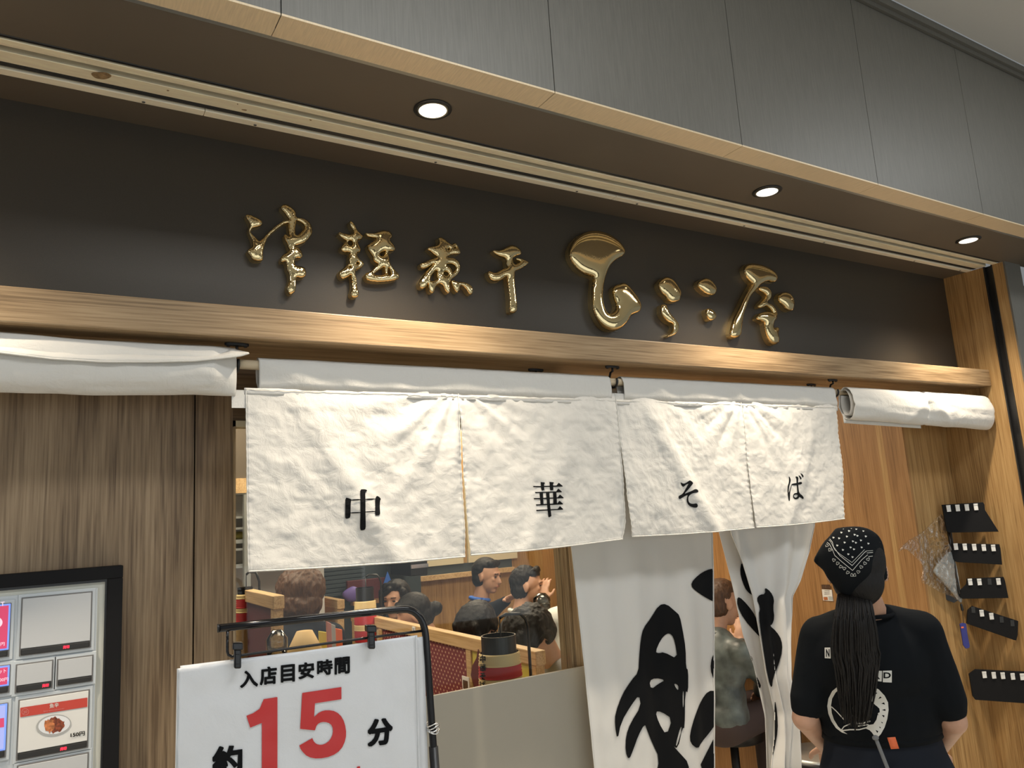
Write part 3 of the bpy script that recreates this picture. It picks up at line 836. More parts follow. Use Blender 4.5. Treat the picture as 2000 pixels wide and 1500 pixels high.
def right_roll(u, x, a):
    zt = 2.083-0.006*u; zb = 1.950-0.040*u+0.006*nz(x*5, 1, 1)
    zc = (zt+zb)/2; rz = (zt-zb)/2; ry = 0.036+0.010*u
    c, s = math.cos(a+PI/2), math.sin(a+PI/2)
    pk = math.exp(-((u-0.50)/0.012)**2)
    w = 0.005*nz(x*3.5+s*2, s*3, 15)+0.0025*nz(x*16+s*9, s*6, 16)
    for sx in (-1, 1):
        w += 0.006*math.exp(-((u-0.5-sx*0.10*(0.6-s))/0.03)**2)
    w -= 0.012*pk
    e = min(1, (1-u)/0.02)**0.5 if u > 0.98 else 1
    return Vector((x, 1.936+c*(ry+w)*(0.5+0.5*e), zc+s*(rz+w*0.3)*(0.85+0.15*e)))
rr = thing('rolled_curtain', 'rolled-up white cotton curtain right of the hanging panels', 'curtain', (3.35, 1.94, 2.0))
P = roll('r', '', 2.822, 3.905, right_roll, K=40, N=170)
rro = grid_mesh('rolled_cloth', P, 'linen_sleeve', rr, True, 0.0015)
# close the far end and show the inner turn at the open end
cen = Vector((3.905, 1.936, 1.995)); ring = [row[-1] for row in P]
raw('roll_end', [cen]+ring, [(0, i, i+1) for i in range(1, len(ring))], 'linen_sleeve', rr, True)
P2 = []
for i in range(0, 22):
    q = i/21; a = PI*0.5+q*PI*1.75; row = []
    for j in range(9):
        x = 2.822+j*0.03
        row.append(Vector((x+0.004, 1.944+math.cos(a)*0.026*(1-0.25*q), 2.018+math.sin(a)*0.058*(1-0.2*q))))
    P2.append(row)
grid_mesh('inner_turn', P2, 'linen_sleeve', rr, True, 0.001)
P2 = [[Vector((2.815+1.02*j/80, 1.955-0.003*nz(j*.2, 0, 0), z-0.036*j/80-0.010*(j/80 > 0.5)*0)) for j in range(81)] for z in (1.975, 1.945, 1.9365)]
P2 = [[p for p in row[:44]] for row in P2]
hm = grid_mesh('loose_hem', P2, 'linen', rr, True, 0.001)
P2 = [[Vector((2.80+0.03*u, 1.948, z)) for u in (0, 0.5, 1)] for z in (2.03, 1.99, 1.955)]

# ================================================================== GOLD BALLOON LETTERS
def balloon(label, parts, step=0.8, side=0.020, rise=1.0):
    """parts: list of (origin, scale, outer polys, holes, strokes)"""
    first = parts[0][2][0][0]; o0 = T(parts[0][0], parts[0][1], [first])[0]
    p0 = at(*o0, Y=YBOARD)
    t = thing('gold_letter', label, 'sign letter', (p0.x, YBOARD, p0.z), group='gold balloon characters on the dark board')
    pieces_ = []
    for (o, s, outer, holes, strokes) in parts:
        if strokes or holes and len(outer) == 1: pieces_.append((o, s, outer, holes, strokes))
        elif holes: pieces_ += [(o, s, [outer[0]], holes, [])]+[(o, s, [q], [], []) for q in outer[1:]]
        elif len(outer) == 4: pieces_ += [(o, s, [outer[0]], [], []), (o, s, outer[1:3], [], []), (o, s, [outer[3]], [], [])]
        else: pieces_ += [(o, s, [q], [], []) for q in outer]
    for (o, s, outer, holes, strokes) in pieces_:
        sm = 1
        V, Fc, H = march([T(o, s, q) for q in outer], [T(o, s, q) for q in holes], [(T(o, s, q), r) for q, r in strokes], step, sm, inflate=520, grow=1.15)
        Yf = YBOARD-side; P = []
        for (x, y), h in zip(V, H):
            p = at(x, y, Y=Yf); ps = at(x+1, y, Y=Yf); mpp = abs(ps.x-p.x)
            hh = h*mpp*1.35*rise; hh = 0.030*(1-math.exp(-hh/0.030))
            e = math.exp(-hh/0.006)
            rip = 0.0005*e*math.sin(p.x*620+nz(p.x*60, p.z*60, 3)*5)*math.sin(p.z*560+1+nz(p.x*50, p.z*50, 8)*5)*(1 if h > 0 else 0)
            p.y -= hh+rip*1.4
            P.append(p)
        raw('balloon_front', P, Fc, 'gold', t, True)
        cnt = {}
        for f in Fc:
            for i in range(len(f)):
                a, b = f[i], f[(i+1) % len(f)]; k = (min(a, b), max(a, b))
                cnt.setdefault(k, []).append((a, b))
        mb = MB()
        for k, l in cnt.items():
            if len(l) == 1:
                a, b = l[0]; pa, pb = P[a], P[b]
                mb.add([pa, pb, Vector((pb.x, YBOARD, pb.z)), Vector((pa.x, YBOARD, pa.z))], [(1, 0, 3, 2)])
        mb.build('rim', 'gold_side', t)
    return t
balloon('gold balloon character, first from the left on the sign board', [((460, 390), 7.5, [
    [(150,225),(215,230),(290,265),(350,295),(385,330),(380,370),(330,395),(265,405),(215,435),(205,470),(240,520),(290,565),(345,625),(385,590),(455,545),(470,530),(440,600),(415,660),(400,740),(385,800),(400,850),(380,900),(250,890),(215,820),(170,760),(200,725),(245,705),(255,650),(245,580),(205,490),(200,430),(225,380),(190,310),(165,270)],
    [(665,110),(700,75),(760,85),(820,130),(870,175),(880,240),(880,270),(950,275),(1030,300),(1085,350),(1110,420),(1115,490),(1080,550),(1010,630),(920,665),(845,680),(870,700),(930,720),(965,780),(975,850),(870,860),(855,900),(860,975),(920,985),(1000,995),(1025,1060),(1020,1120),(960,1150),(880,1130),(875,1200),(875,1300),(860,1350),(800,1390),(765,1350),(750,1290),(790,1200),(790,1100),(750,1020),(745,930),(720,900),(670,915),(660,890),(680,830),(740,790),(800,745),(770,700),(760,640),(725,590),(720,500),(770,560),(800,550),(780,480),(780,330),(790,290),(750,240),(720,190),(680,150)]],
    [[(885,300),(940,315),(990,350),(1020,390),(1010,440),(960,490),(900,540),(860,520),(865,420),(870,330)]],
    [([(430,575),(500,490),(600,405),(700,335),(790,320)], 1.7)])])
balloon('gold balloon character, second from the left, two narrow halves', [((640, 420), 8.333, [
    [(365,100),(400,130),(440,180),(460,240),(510,300),(555,330),(550,390),(500,400),(475,400),(470,450),(500,510),(525,570),(510,610),(460,610),(460,660),(490,715),(530,745),(580,790),(570,830),(500,870),(440,890),(435,950),(455,1060),(465,1180),(500,1290),(470,1340),(400,1340),(370,1290),(400,1200),(400,1100),(390,1010),(370,960),(320,1010),(240,1040),(195,1000),(185,930),(250,880),(320,820),(360,790),(345,740),(350,680),(370,620),(330,600),(250,600),(215,560),(230,500),(300,450),(320,420),(260,390),(190,330),(180,285),(230,300),(290,320),(370,335),(420,300),(420,240),(380,190),(360,140)]],
    [[(360,410),(405,430),(410,490),(370,530),(310,480),(320,430)], [(370,820),(385,850),(360,880),(335,870),(340,830)], [(470,760),(520,770),(510,810),(455,830),(450,790)]], []),
    ((640, 420), 8.333, [[(610,290),(680,310),(780,300),(870,260),(950,265),(1010,285),(1040,330),(1030,380),(990,390),(1000,430),(1060,490),(1090,545),(1070,590),(1000,590),(960,600),(985,680),(990,740),(1000,800),(1060,880),(1130,950),(1160,1020),(1100,1060),(900,1090),(700,1080),(620,1040),(610,960),(690,930),(770,860),(830,800),(780,780),(740,730),(740,680),(700,630),(660,560),(650,490),(720,460),(780,420),(790,370),(740,365),(660,350)]],
    [[(820,640),(870,600),(950,580),(930,640),(900,690),(840,680)], [(920,830),(935,900),(945,990),(740,990),(730,960),(830,890)], [(985,840),(1030,900),(1025,985),(970,995),(960,900)]], [])])
balloon('gold balloon character, third from the left, with a ring and short feet', [((800, 450), 10.714, [
    [(600,170),(650,150),(720,200),(800,270),(870,320),(930,270),(980,300),(1010,380),(1055,460),(1030,500),(900,500),(800,530),(750,590),(850,585),(950,610),(1020,670),(1045,760),(1030,860),(960,950),(870,1010),(830,1060),(800,1130),(825,1200),(830,1300),(790,1310),(730,1230),(700,1150),(620,1110),(550,1140),(510,1200),(490,1310),(430,1290),(400,1200),(390,1120),(350,1120),(330,1190),(250,1220),(210,1180),(200,1080),(260,1000),(330,900),(430,780),(520,690),(480,690),(380,760),(280,800),(225,760),(230,700),(320,670),(450,620),(560,590),(570,550),(500,500),(430,430),(370,375),(440,350),(540,340),(610,290),(620,220)],
    [(870,1060),(930,1060),(1000,1090),(1060,1090),(1130,1095),(1220,1130),(1300,1200),(1310,1290),(1280,1350),(1220,1290),(1170,1200),(1100,1150),(1035,1150),(1010,1300),(960,1280),(900,1160)]],
    [[(800,370),(845,380),(830,430),(780,440),(760,410)], [(930,330),(975,340),(960,390),(900,420)], [(540,830),(580,860),(570,980),(600,1030),(500,1080),(400,1080),(420,980),(470,890)], [(720,860),(790,870),(820,920),(790,965),(730,970),(690,930),(690,880)], [(740,720),(850,690),(950,730),(980,790),(940,870),(880,910),(870,850),(830,790),(760,750)]], [])], step=0.6)
balloon('gold balloon character, fourth from the left, a tall cross with a curled arm', [((930, 460), 9.375, [
    [(305,270),(370,290),(450,280),(530,230),(610,190),(690,195),(760,240),(800,280),(815,340),(740,370),(660,400),(640,430),(650,500),(690,550),(740,540),(820,490),(800,460),(730,430),(760,420),(850,445),(920,480),(955,500),(880,560),(760,630),(680,660),(680,760),(695,950),(720,1150),(735,1370),(690,1420),(620,1410),(610,1360),(610,1200),(590,1000),(570,850),(565,760),(520,750),(440,820),(370,840),(290,830),(240,770),(210,690),(230,660),(260,680),(330,710),(430,660),(540,610),(580,590),(550,540),(545,440),(500,400),(420,380),(350,330)]], [], [])])
balloon('largest gold balloon character, a big hooked shape in the middle', [((1090, 430), 6.522, [
    [(135,410),(160,330),(200,260),(280,190),(380,150),(480,145),(600,175),(700,230),(780,300),(830,370),(840,420),(800,470),(730,500),(670,550),(620,620),(585,720),(560,830),(545,950),(555,1060),(580,1150),(620,1210),(680,1200),(730,1150),(740,1080),(710,1000),(695,920),(700,860),(760,830),(820,800),(870,830),(930,900),(990,990),(1030,1060),(1040,1120),(1020,1170),(940,1200),(900,1220),(870,1290),(800,1370),(710,1410),(620,1400),(540,1340),(480,1250),(440,1140),(430,1050),(430,900),(440,800),(450,730),(400,710),(300,680),(210,600),(150,500)]], [], [])], step=1.0)
balloon('gold balloon character of an oval above a curved tail', [((1270, 520), 10, [
    [(180,300),(230,250),(300,215),(370,240),(440,290),(500,370),(550,460),(575,510),(560,620),(540,680),(460,700),(390,700),(330,650),(290,580),(220,530),(170,430),(155,350)],
    [(210,760),(280,765),(320,830),(350,920),(420,1000),(490,1070),(535,1150),(530,1240),(480,1320),(400,1360),(330,1370),(400,1330),(430,1270),(450,1190),(430,1120),(340,1090),(260,1010),(210,930),(205,840)]], [], [])], step=0.6)
balloon('gold balloon character of two small separate drops', [((1270, 520), 10, [
    [(920,340),(970,280),(1060,240),(1150,270),(1220,350),(1265,430),(1270,500),(1220,560),(1150,560),(1080,540),(1010,480),(940,410)],
    [(1090,850),(1140,830),(1200,870),(1265,940),(1250,1010),(1200,1060),(1140,1050),(1105,990),(1085,910)]], [], [])], step=0.6)
balloon('gold balloon character at the right end, long leg with curls and a drop', [((1400, 490), 7.5, [
    [(400,240),(440,200),(530,195),(650,220),(750,265),(830,320),(870,380),(855,450),(800,460),(730,440),(680,460),(600,510),(530,590),(470,660),(430,760),(390,870),(350,1010),(335,1130),(330,1240),(260,1280),(200,1260),(190,1200),(220,1060),(260,960),(320,850),(400,680),(460,570),(520,480),(480,450),(430,390),(395,300)],
    [(610,540),(690,530),(750,560),(785,620),(770,700),(700,760),(720,770),(790,800),(850,870),(865,940),(850,1010),(810,1040),(800,1130),(850,1200),(890,1260),(890,1340),(830,1380),(770,1340),(730,1260),(700,1150),(690,1060),(640,1030),(580,1000),(590,950),(650,910),(740,905),(810,940),(830,930),(800,860),(740,810),(700,800),(660,830),(610,830),(610,790),(680,730),(730,660),(690,620),(640,590)],
    [(850,1130),(895,1130),(890,1180),(850,1230),(830,1200)],
    [(890,680),(930,620),(1000,610),(1070,650),(1105,730),(1110,820),(1090,880),(1020,870),(960,800),(910,750)]], [], [])], step=0.7)

# ================================================================== DOORWAY CURTAINS
def lerp_tab(tab, z):
    for (a, va), (b, vb) in zip(tab[:-1], tab[1:]):
        if z <= a and z >= b: return va+(vb-va)*(a-z)/(a-b)
    return tab[-1][1]
def px_tab(pts, Y):
    r = []
    for x, y in pts:
        p = at(x, y, Y=Y); r.append((p.z, p.x))
    return r
YC = 2.072
dc = thing('doorway_curtain', 'long white doorway curtain with bold black brush characters, hanging straight', 'curtain', (1.8, YC, 2.06))
LA = [(2.085, 1.455)]+px_tab([(1113, 1065), (1135, 1270), (1158, 1500)], YC)+[(0.45, 1.51)]
RA = [(2.085, 2.125)]+px_tab([(1391, 1045), (1394, 1200), (1395, 1340), (1396, 1500)], YC)+[(0.45, 1.99)]
P = []
for i in range(151):
    z = 2.085-(2.085-0.45)*i/150; a = lerp_tab(LA, z); b = lerp_tab(RA, z); row = []
    for j in range(91):
        u = j/90; x = a+(b-a)*u; amp = 0.3+0.7*i/150
        w = amp*(0.007*math.sin(u*17+0.8)+0.006*math.sin(u*31+z*1.2)+0.010*nz(u*3, z*1.2, 60))+0.002*nz(x*20, z*16, 61)
        row.append(Vector((x, YC-w, z)))
    P.append(row)
ca = grid_mesh('cloth', P, 'curtain', dc, True, 0.0012)
hem([r[0]+Vector((0, -0.001, 0)) for r in P], 'hem', ca, 'curtain')
hem([r[-1]+Vector((0, -0.001, 0)) for r in P], 'hem', ca, 'curtain', 0.0026)
q = (1100, 1000); pa = caster([ca], 0.0050)
decal('brush_character', [T(q, 3, [(560,545),(605,537),(660,585),(682,605),(700,690),(718,800),(720,915),(733,925),(732,1062),(715,1045),(712,1275),(700,1260),(672,1390),(640,1365),(690,1420),(735,1470),(740,1560),(540,1560),(565,1445),(520,1350),(490,1275),(478,1240),(440,1310),(412,1390),(385,1455),(365,1405),(368,1310),(395,1235),(455,1140),(445,1070),(400,1130),(340,1230),(318,1340),(303,1250),(305,1180),(345,1070),(400,985),(440,940),(445,850),(455,740),(470,680),(515,620)])],
    pa, 'ink', ca, holes=[T(q, 3, h) for h in ([(605,712),(635,715),(655,760),(670,862),(590,820),(560,828),(540,820),(570,750)], [(505,990),(540,972),(600,985),(560,1005),(515,1040)], [(648,1003),(675,1015),(675,1048),(660,1030)], [(540,1168),(575,1170),(640,1212),(605,1310),(560,1235)], [(700,1050),(708,1050),(706,1150),(700,1140)], [(688,1255),(697,1265),(668,1370),(658,1368)])], step=1.2, smooth=1)
decal('brush_character', [T(q, 3, s) for s in ([(884,330),(840,340),(790,370),(750,415),(755,445),(800,480),(850,510),(890,530)], [(895,820),(870,850),(862,920),(880,980),(895,1000)], [(895,1048),(850,1048),(810,1100),(770,1200),(742,1300),(745,1355),(790,1390),(810,1350),(860,1290),(895,1240)], [(895,1300),(850,1390),(790,1510),(895,1530)])],
    pa, 'ink', ca, step=1.2, smooth=1)

db = thing('doorway_curtain', 'long white doorway curtain pulled aside and bunched, black brush characters', 'curtain', (2.45, YC, 2.06))
LB = [(2.085, 2.200)]+px_tab([(1428, 1042), (1450, 1097), (1470, 1163), (1485, 1247), (1497, 1320), (1506, 1360), (1513, 1393), (1512, 1440), (1506, 1500)], YC-0.02)+[(0.45, 2.30)]
RB = [(2.085, 2.72)]+px_tab([(1590, 1025), (1580, 1075), (1562, 1135), (1547, 1165), (1546, 1200), (1541, 1260), (1534, 1320), (1541, 1390), (1545, 1440), (1546, 1500)], YC-0.02)+[(0.45, 2.46)]
P = []
for i in range(161):
    z = 2.085-(2.085-0.45)*i/160; a = lerp_tab(LB, z); b = lerp_tab(RB, z); row = []
    for j in range(81):
        u = j/80; x = a+(b-a)*u; t = i/160; am = 0.3+t*1.3
        w = am*(0.016*math.sin(u*9+z*2.0)+0.010*math.sin(u*21-z*3)+0.012*nz(u*3, z*2, 70))+0.002*nz(x*20, z*16, 71)
        w += 0.03*math.exp(-((u-0.62+0.35*t)/0.08)**2)*min(1, t*2)
        w = (w+0.022*am)*min(1, u/0.18)*min(1, (1-u)/0.12+0.15)
        row.append(Vector((x, YC-0.02-w, z)))
    P.append(row)
cb = grid_mesh('cloth', P, 'curtain', db, True, 0.0012)
hem([r[0]+Vector((0, -0.001, 0)) for r in P], 'hem', cb, 'curtain', 0.0024)
hem([r[-1]+Vector((0, -0.001, 0)) for r in P], 'hem', cb, 'curtain', 0.0022)
LF = [(2.085, 2.175)]+px_tab([(1405, 1030), (1433, 1143), (1453, 1240), (1473, 1300), (1493, 1400), (1496, 1500)], YC+0.01)+[(0.45, 2.26)]
P = []
for i in range(121):
    z = 2.085-(2.085-0.45)*i/120; a = lerp_tab(LF, z); b = lerp_tab(LB, z)+0.09; row = []
    for j in range(25):
        u = j/24; x = a+(b-a)*u
        row.append(Vector((x, YC+0.012-0.006*math.sin(u*7+z*3)-0.004*nz(u*4, z*3, 80), z)))
    P.append(row)
cf = grid_mesh('back_fold', P, 'curtain', db, True, 0.0012)
pf = caster([cf], 0.0050); pb = caster([cb], 0.0050)
decal('brush_character', [T(q, 3, s) for s in ([(1045,290),(1035,350),(1050,410),(1075,465),(1125,500),(1110,420),(1075,330)], [(1020,495),(1050,510),(1110,580),(1140,640),(1165,745),(1130,710),(1060,630),(1020,550)], [(1085,825),(1112,860),(1105,885),(1088,870)], [(1108,920),(1160,1010),(1155,1035),(1130,1020),(1110,970)])], pf, 'ink', cf, step=1.2, smooth=1)
decal('brush_character', [T(q, 3, s) for s in ([(1180,440),(1215,465),(1237,510),(1230,560),(1238,620),(1225,660),(1210,665),(1250,700),(1280,750),(1285,810),(1260,900),(1230,970),(1222,1040),(1200,980),(1165,760),(1145,600),(1155,560),(1133,510),(1150,485),(1185,480)], [(1170,870),(1150,900),(1148,960),(1175,1040),(1195,1160),(1200,1000),(1185,940)], [(1240,1090),(1255,1180),(1258,1280),(1240,1380),(1225,1440),(1200,1390),(1195,1330),(1225,1240),(1238,1180)])], pb, 'ink', cb, step=1.2, smooth=1)

# ================================================================== TICKET MACHINE
YM = 2.112
def q2(x, y, Y): return at(x, y, Y=Y)
tm = thing('ticket_machine', 'ticket machine with button panel set in a black frame', 'machine', (-0.2, YM+0.02, 0.7))
fr = at(241, 1104, Y=YM-0.004); fi = at(210, 1131, Y=YM-0.004)
X1, Zt, X1i, Zti = fr.x, fr.z, fi.x, fi.z
MB().box(-0.95, X1, YM-0.004, YW, Zti, Zt).box(X1i, X1, YM-0.004, YW, 0.0, Zti).box(-0.95, -0.92, YM-0.004, YW, 0, Zti).build('outer_frame', 'black_matte', tm, bevel=0.002)
MB().box(-0.92, X1i, YM+0.002, YM+0.010, Zti-0.006, Zti).box(X1i-0.004, X1i, YM+0.002, YM+0.010, 0.3, Zti-0.006).build('inner_frame', 'black', tm)
MB().box(-0.92, X1i-0.004, YM+0.008, YW-0.001, 0.3, Zti-0.006).build('face_panel', 'machine', tm)
bR = at(191, 1148, Y=YM+0.006)
MB().box(-0.92, bR.x, YM+0.003, YM+0.009, 0.3, bR.z).build('button_field', 'machine_grey', tm, bevel=0.001)
def button(tl, br, kind='blank', led=None, name='button'):
    """tl, br photo pixels of the bezel"""
    Yb = YM+0.003
    a = at(*tl, Y=Yb); b = at(*br, Y=Yb); w, h = b.x-a.x, a.z-b.z
    body = MB().box(a.x-0.006, b.x+0.006, Yb-0.004, Yb, b.z-0.007, a.z+0.007).build('button', 'machine_grey', tm, bevel=0.0015)
    MB().box(a.x, b.x, Yb-0.006, Yb-0.003, b.z, a.z).build('bezel', 'bezel', body, bevel=0.0008)
    g = 0.0028
    sh = 0.013 if h > 0.06 else 0.011
    cov = {'blank': 'machine_cover', 'card': 'card', 'pink': 'lit_pink', 'white': 'lit_white'}[kind]
    if kind in ('pink', 'white'):
        MB().box(a.x+g*0.6, b.x-g*0.6, Yb-0.0075, Yb-0.005, b.z+sh+g, a.z-g*0.6).build('backlight', 'lit_blue', body)
        g = 0.005
    MB().box(a.x+g, b.x-g, Yb-0.0085, Yb-0.005, b.z+sh+g*1.2, a.z-g).build('cover', cov, body, bevel=0.0006)
    MB().box(a.x+0.003, b.x-0.003, Yb-0.0095, Yb-0.005, b.z+0.002, b.z+0.002+sh).build('label_bar', 'rubber', body, bevel=0.002)
    if led:
        v, f = text_mesh('売切', 0.02)
        x0 = a.x+w*led; zc = b.z+0.002+sh/2; k = 0.0035
        raw('sold_out_led', [(x0+u*0.0125, Yb-0.0098, zc-k+2*k*t) for u, t in v], f, 'led', body)
    return body, a, b
for r in (0,):
    button((42, 1167), (177.5, 1264), 'blank', 0.60)
    button((31, 1297), (102.5, 1343), 'blank', 0.72)
    button((111.5, 1287), (181, 1330), 'blank')
    bd, ca_, cb_ = button((36, 1366), (172, 1459), 'card', 0.60)
    button((33, 1494), (170, 1590), 'blank', 0.6)
    # backlit column at the left edge
    w1 = ca_.x-0.016
    for (tl, br, kd) in (((-116, 1190), (18, 1282), 'pink'), ((-52, 1306), (18.5, 1352), 'pink'), ((-122, 1392), (11.5, 1478), 'white')):
        b_, A_, B_ = button(tl, br, kd)
# dish card print
yc = YM-0.0065
P = plane_y(yc)
o3, s3 = (0, 1080), 3.571
def TT(pts): return T(o3, s3, pts)
decal('print_band', [TT([(141,1080),(610,1008),(609,1073),(141,1146)])], P, 'red_band', bd, step=1.0, smooth=0)
text('print_name', '魚辛', TT([(345,1052),(410,1043),(410,1073),(345,1085)]), plane_y(yc-0.0006), 'white_print', bd, 0.01)
text('print_subtitle', 'Spicy seasoned powder', TT([(303,1100),(450,1080),(450,1090),(303,1111)]), plane_y(yc-0.0006), 'pink_paper', bd)
decal('print_number_ring', [], plane_y(yc-0.0006), 'pink_paper', bd, strokes=[(TT([(176+24*math.cos(a), 1108+22*math.sin(a)) for a in [i*PI/12 for i in range(25)]]), 0.35)], step=0.5)
text('print_number', '20', TT([(162,1102),(189,1098),(189,1116),(162,1121)]), plane_y(yc-0.0006), 'pink_paper', bd)
def ring(cx, cy, rx, ry, rot=-0.16, n=28):
    return [(cx+rx*math.cos(a)*math.cos(rot)-ry*math.sin(a)*math.sin(rot), cy+rx*math.cos(a)*math.sin(rot)+ry*math.sin(a)*math.cos(rot)) for a in [2*PI*i/n for i in range(n)]]
decal('print_plate', [TT(ring(375, 1202, 124, 74))], plane_y(yc), 'plate_rim', bd, step=0.8, smooth=0)
decal('print_plate', [TT(ring(378, 1199, 112, 64))], plane_y(yc-0.0003), 'paper', bd, step=0.8, smooth=0)
fd = [(385+(66+16*nz(i*0.9, 0, 1)*2)*math.cos(i*PI/14), 1200+(52+14*nz(i*0.7, 3, 1)*2)*math.sin(i*PI/14)) for i in range(28)]
decal('print_food', [TT(fd)], plane_y(yc-0.0006), 'food', bd, step=0.7, smooth=0)
fd = [(345+(36+16*nz(i*0.9, 5, 1)*2)*math.cos(i*PI/10), 1205+(46+14*nz(i*0.7, 7, 1)*2)*math.sin(i*PI/10)) for i in range(20)]
decal('print_food', [TT(fd)], plane_y(yc-0.0009), 'food_light', bd, step=0.7, smooth=0)
text('print_price', '150円', TT([(492,1256),(592,1242),(592,1272),(492,1288)]), plane_y(yc-0.0006), 'ink', bd, 0.03)
pl = plane_y(YM-0.0062)
text('print_text', 'T', [(1.5, 1176), (9, 1175), (9, 1183), (1.5, 1184)], pl, 'lit_text', tm, 0.02)
text('print_text', '円', [(1, 1255), (9, 1254), (9, 1261), (1, 1262)], pl, 'lit_text', tm, 0.01)
text('print_text', 'ット', [(-2, 1308), (12, 1306), (12, 1314), (-2, 1316)], pl, 'lit_text', tm, 0.01)
text('print_text', '100円', [(-4, 1325), (16, 1323), (16, 1330), (-4, 1332)], pl, 'lit_text', tm, 0.01)
decal('print_band', [[(-60, 1412), (8, 1402), (8, 1420), (-60, 1430)]], pl, 'lit_pink', tm, step=1, smooth=0)
decal('print_plate', [ring(-8, 1216, 13, 11)], pl, 'lit_text', tm, step=1, smooth=0)

# ================================================================== SIGN STAND
u = Vector((math.cos(math.radians(-7.7)), math.sin(math.radians(-7.7)), 0)); SN = Vector((u.y, -u.x, 0))
rL, rR = ray(346, 1305), ray(828, 1245)
k = 1.47
pR = Vector(rR)*(k/np.dot(rR, _f)); SP = Vector((pR.x, pR.y, pR.z+EYE))
def sgn(off=0.0):
    c = SP+SN*off
    return lambda x, y: at(x, y, P=c, N=SN)
S0 = sgn(0.0)
ss = thing('sign_stand', 'black metal stand frame with clips holding a large paper notice', 'stand', (S0(840, 1500).x, S0(840, 1500).y, 0))
if SN.dot(Vector((0, 0, EYE))-SP) < 0: SN = -SN; S0 = sgn(0.0)
def pts_on(pl_, l): return [pl_(*p) for p in l]
arc = [(783+47*math.sin(a), 1197+(31-31*math.cos(a))*1.0) for a in [i*PI/20 for i in range(11)]]
arc = [(786, 1190), (797, 1190.5), (806, 1193.5), (814, 1199), (821, 1207), (826, 1217), (829.5, 1229), (831.5, 1242)]
main = pts_on(sgn(-0.004), [(428, 1227), (600, 1208.5), (700, 1198), (770, 1191)]+arc+[(835, 1290), (841, 1380), (848, 1480)])
d_ = (main[-1]-main[-2]).normalized(); foot = main[-1]+d_*((main[-1].z-0.03)/-d_.z)
MB().tube(main+[foot], 0.0069, 16).build('frame_tube', 'black_gloss', ss, smooth=True)
MB().tube([main[-1]+d_*(-0.02), foot], 0.0088, 16).build('lower_sleeve', 'black', ss, smooth=True)
ba = Vector((foot.x-0.30, foot.y+0.04, 0.0))
MB().tube([ba+Vector((0, 0, 0.012)), Vector((foot.x+0.04, foot.y, 0.012))], 0.010, 12).tube([Vector((foot.x, foot.y-0.2, 0.012)), Vector((foot.x, foot.y+0.2, 0.012))], 0.010, 12).tube([foot+Vector((0, 0, 0.01)), Vector((foot.x, foot.y, 0.01))], 0.010, 12).build('base', 'black', ss, smooth=True)
e0 = main[0]; e1 = main[1]; dd = (e0-e1).normalized()
MB().tube([e0, e0+dd*0.003], 0.0074, 16).build('end_cap', 'black', ss)
rodp = pts_on(sgn(-0.002), [(444.5, 1229), (444, 1255), (444, 1272), (446, 1279), (452, 1282), (462, 1281), (600, 1262), (720, 1245.5), (833, 1231)])
MB().tube(rodp, 0.0024, 10).build('hanging_rod', 'black_gloss', ss, smooth=True)
rings = MB()
c0 = sgn(-0.004)(845, 1421)
for k_ in range(4):
    z0 = -0.006+k_*0.004
    rings.tube([c0+Vector((0.0125*math.cos(a), 0.0125*math.sin(a), z0+0.003*math.cos(a*2+k_))) for a in [i*PI/8 for i in range(17)]], 0.0013, 6, cap=False)
o = rings.build('wire_tie', 'chrome', ss, smooth=True, label='twisted silver wire tie'); o['kind'] = 'stuff'
for (cx, y0, y1, w_) in ((463.5, 1254, 1305, 10), (723.5, 1221, 1267, 9.5)):
    a, b = sgn(0.010)(cx-w_, y0), sgn(0.010)(cx+w_, y0); c, d = sgn(0.010)(cx-w_*0.72, y1), sgn(0.010)(cx+w_*0.72, y1)
    wx = (b-a); up = Vector((0, 0, 1)); ctr = (a+b)/2; h_ = (a.z-c.z)
    cl = MB().obox(ctr-up*h_*0.14, wx*0.5, SN*0.010, up*h_*0.14).build('clip', 'black_gloss', ss, bevel=0.002)
    MB().obox(ctr-up*h_*0.62+SN*0.002, wx*0.36, SN*0.006, up*h_*0.38).build('clip_jaw', 'black_gloss', cl, bevel=0.003)
    MB().obox(ctr-up*h_*0.45+SN*0.009, wx*0.18, SN*0.0015, up*h_*0.012).build('clip_rib', 'black', cl, bevel=0.0006)
    MB().obox(ctr-up*h_*0.82+SN*0.009, wx*0.18, SN*0.0015, up*h_*0.012).build('clip_rib', 'black', cl, bevel=0.0006)
# notice: laminated sheets
pp = thing('paper_notice', 'laminated white notice reading 15 in red, clipped to the stand', 'sign', S0(590, 1500))
def sheet(corners, off, name, m, n=40, amp=0.0018, seed=0.0):
    TL, TR, BR, BL = [sgn(off)(*c) for c in corners]; P = []
    for i in range(n+1):
        v = i/n; row = []
        for j in range(n+1):
            u_ = j/n; p = (TL*(1-u_)+TR*u_)*(1-v)+(BL*(1-u_)+BR*u_)*v
            p += SN*(amp*nz(u_*5, v*6, seed)+amp*0.5*nz(u_*14, v*14, seed+2))
            if v < 0.02: p.z -= 0.0
            row.append(p)
        P.append(row)
    return grid_mesh(name, P, m, pp, True, 0.0006)
BB = 1900
bx = lambda x, y, yb, k_: (x+(yb-y)*k_, yb)
sheet([(352, 1300.5), (828, 1243), bx(828, 1243, BB, 0.030), bx(352, 1300.5, BB, -0.018)], -0.0025, 'back_sheet', 'paper', seed=11)
sh1 = sheet([(345.5, 1306), (815, 1240.5), bx(815, 1240.5, BB, 0.026), bx(345.5, 1306, BB, -0.018)], 0.0015, 'front_sheet', 'paper', n=60, amp=0.0022)
fe_ = sgn(0.0045)
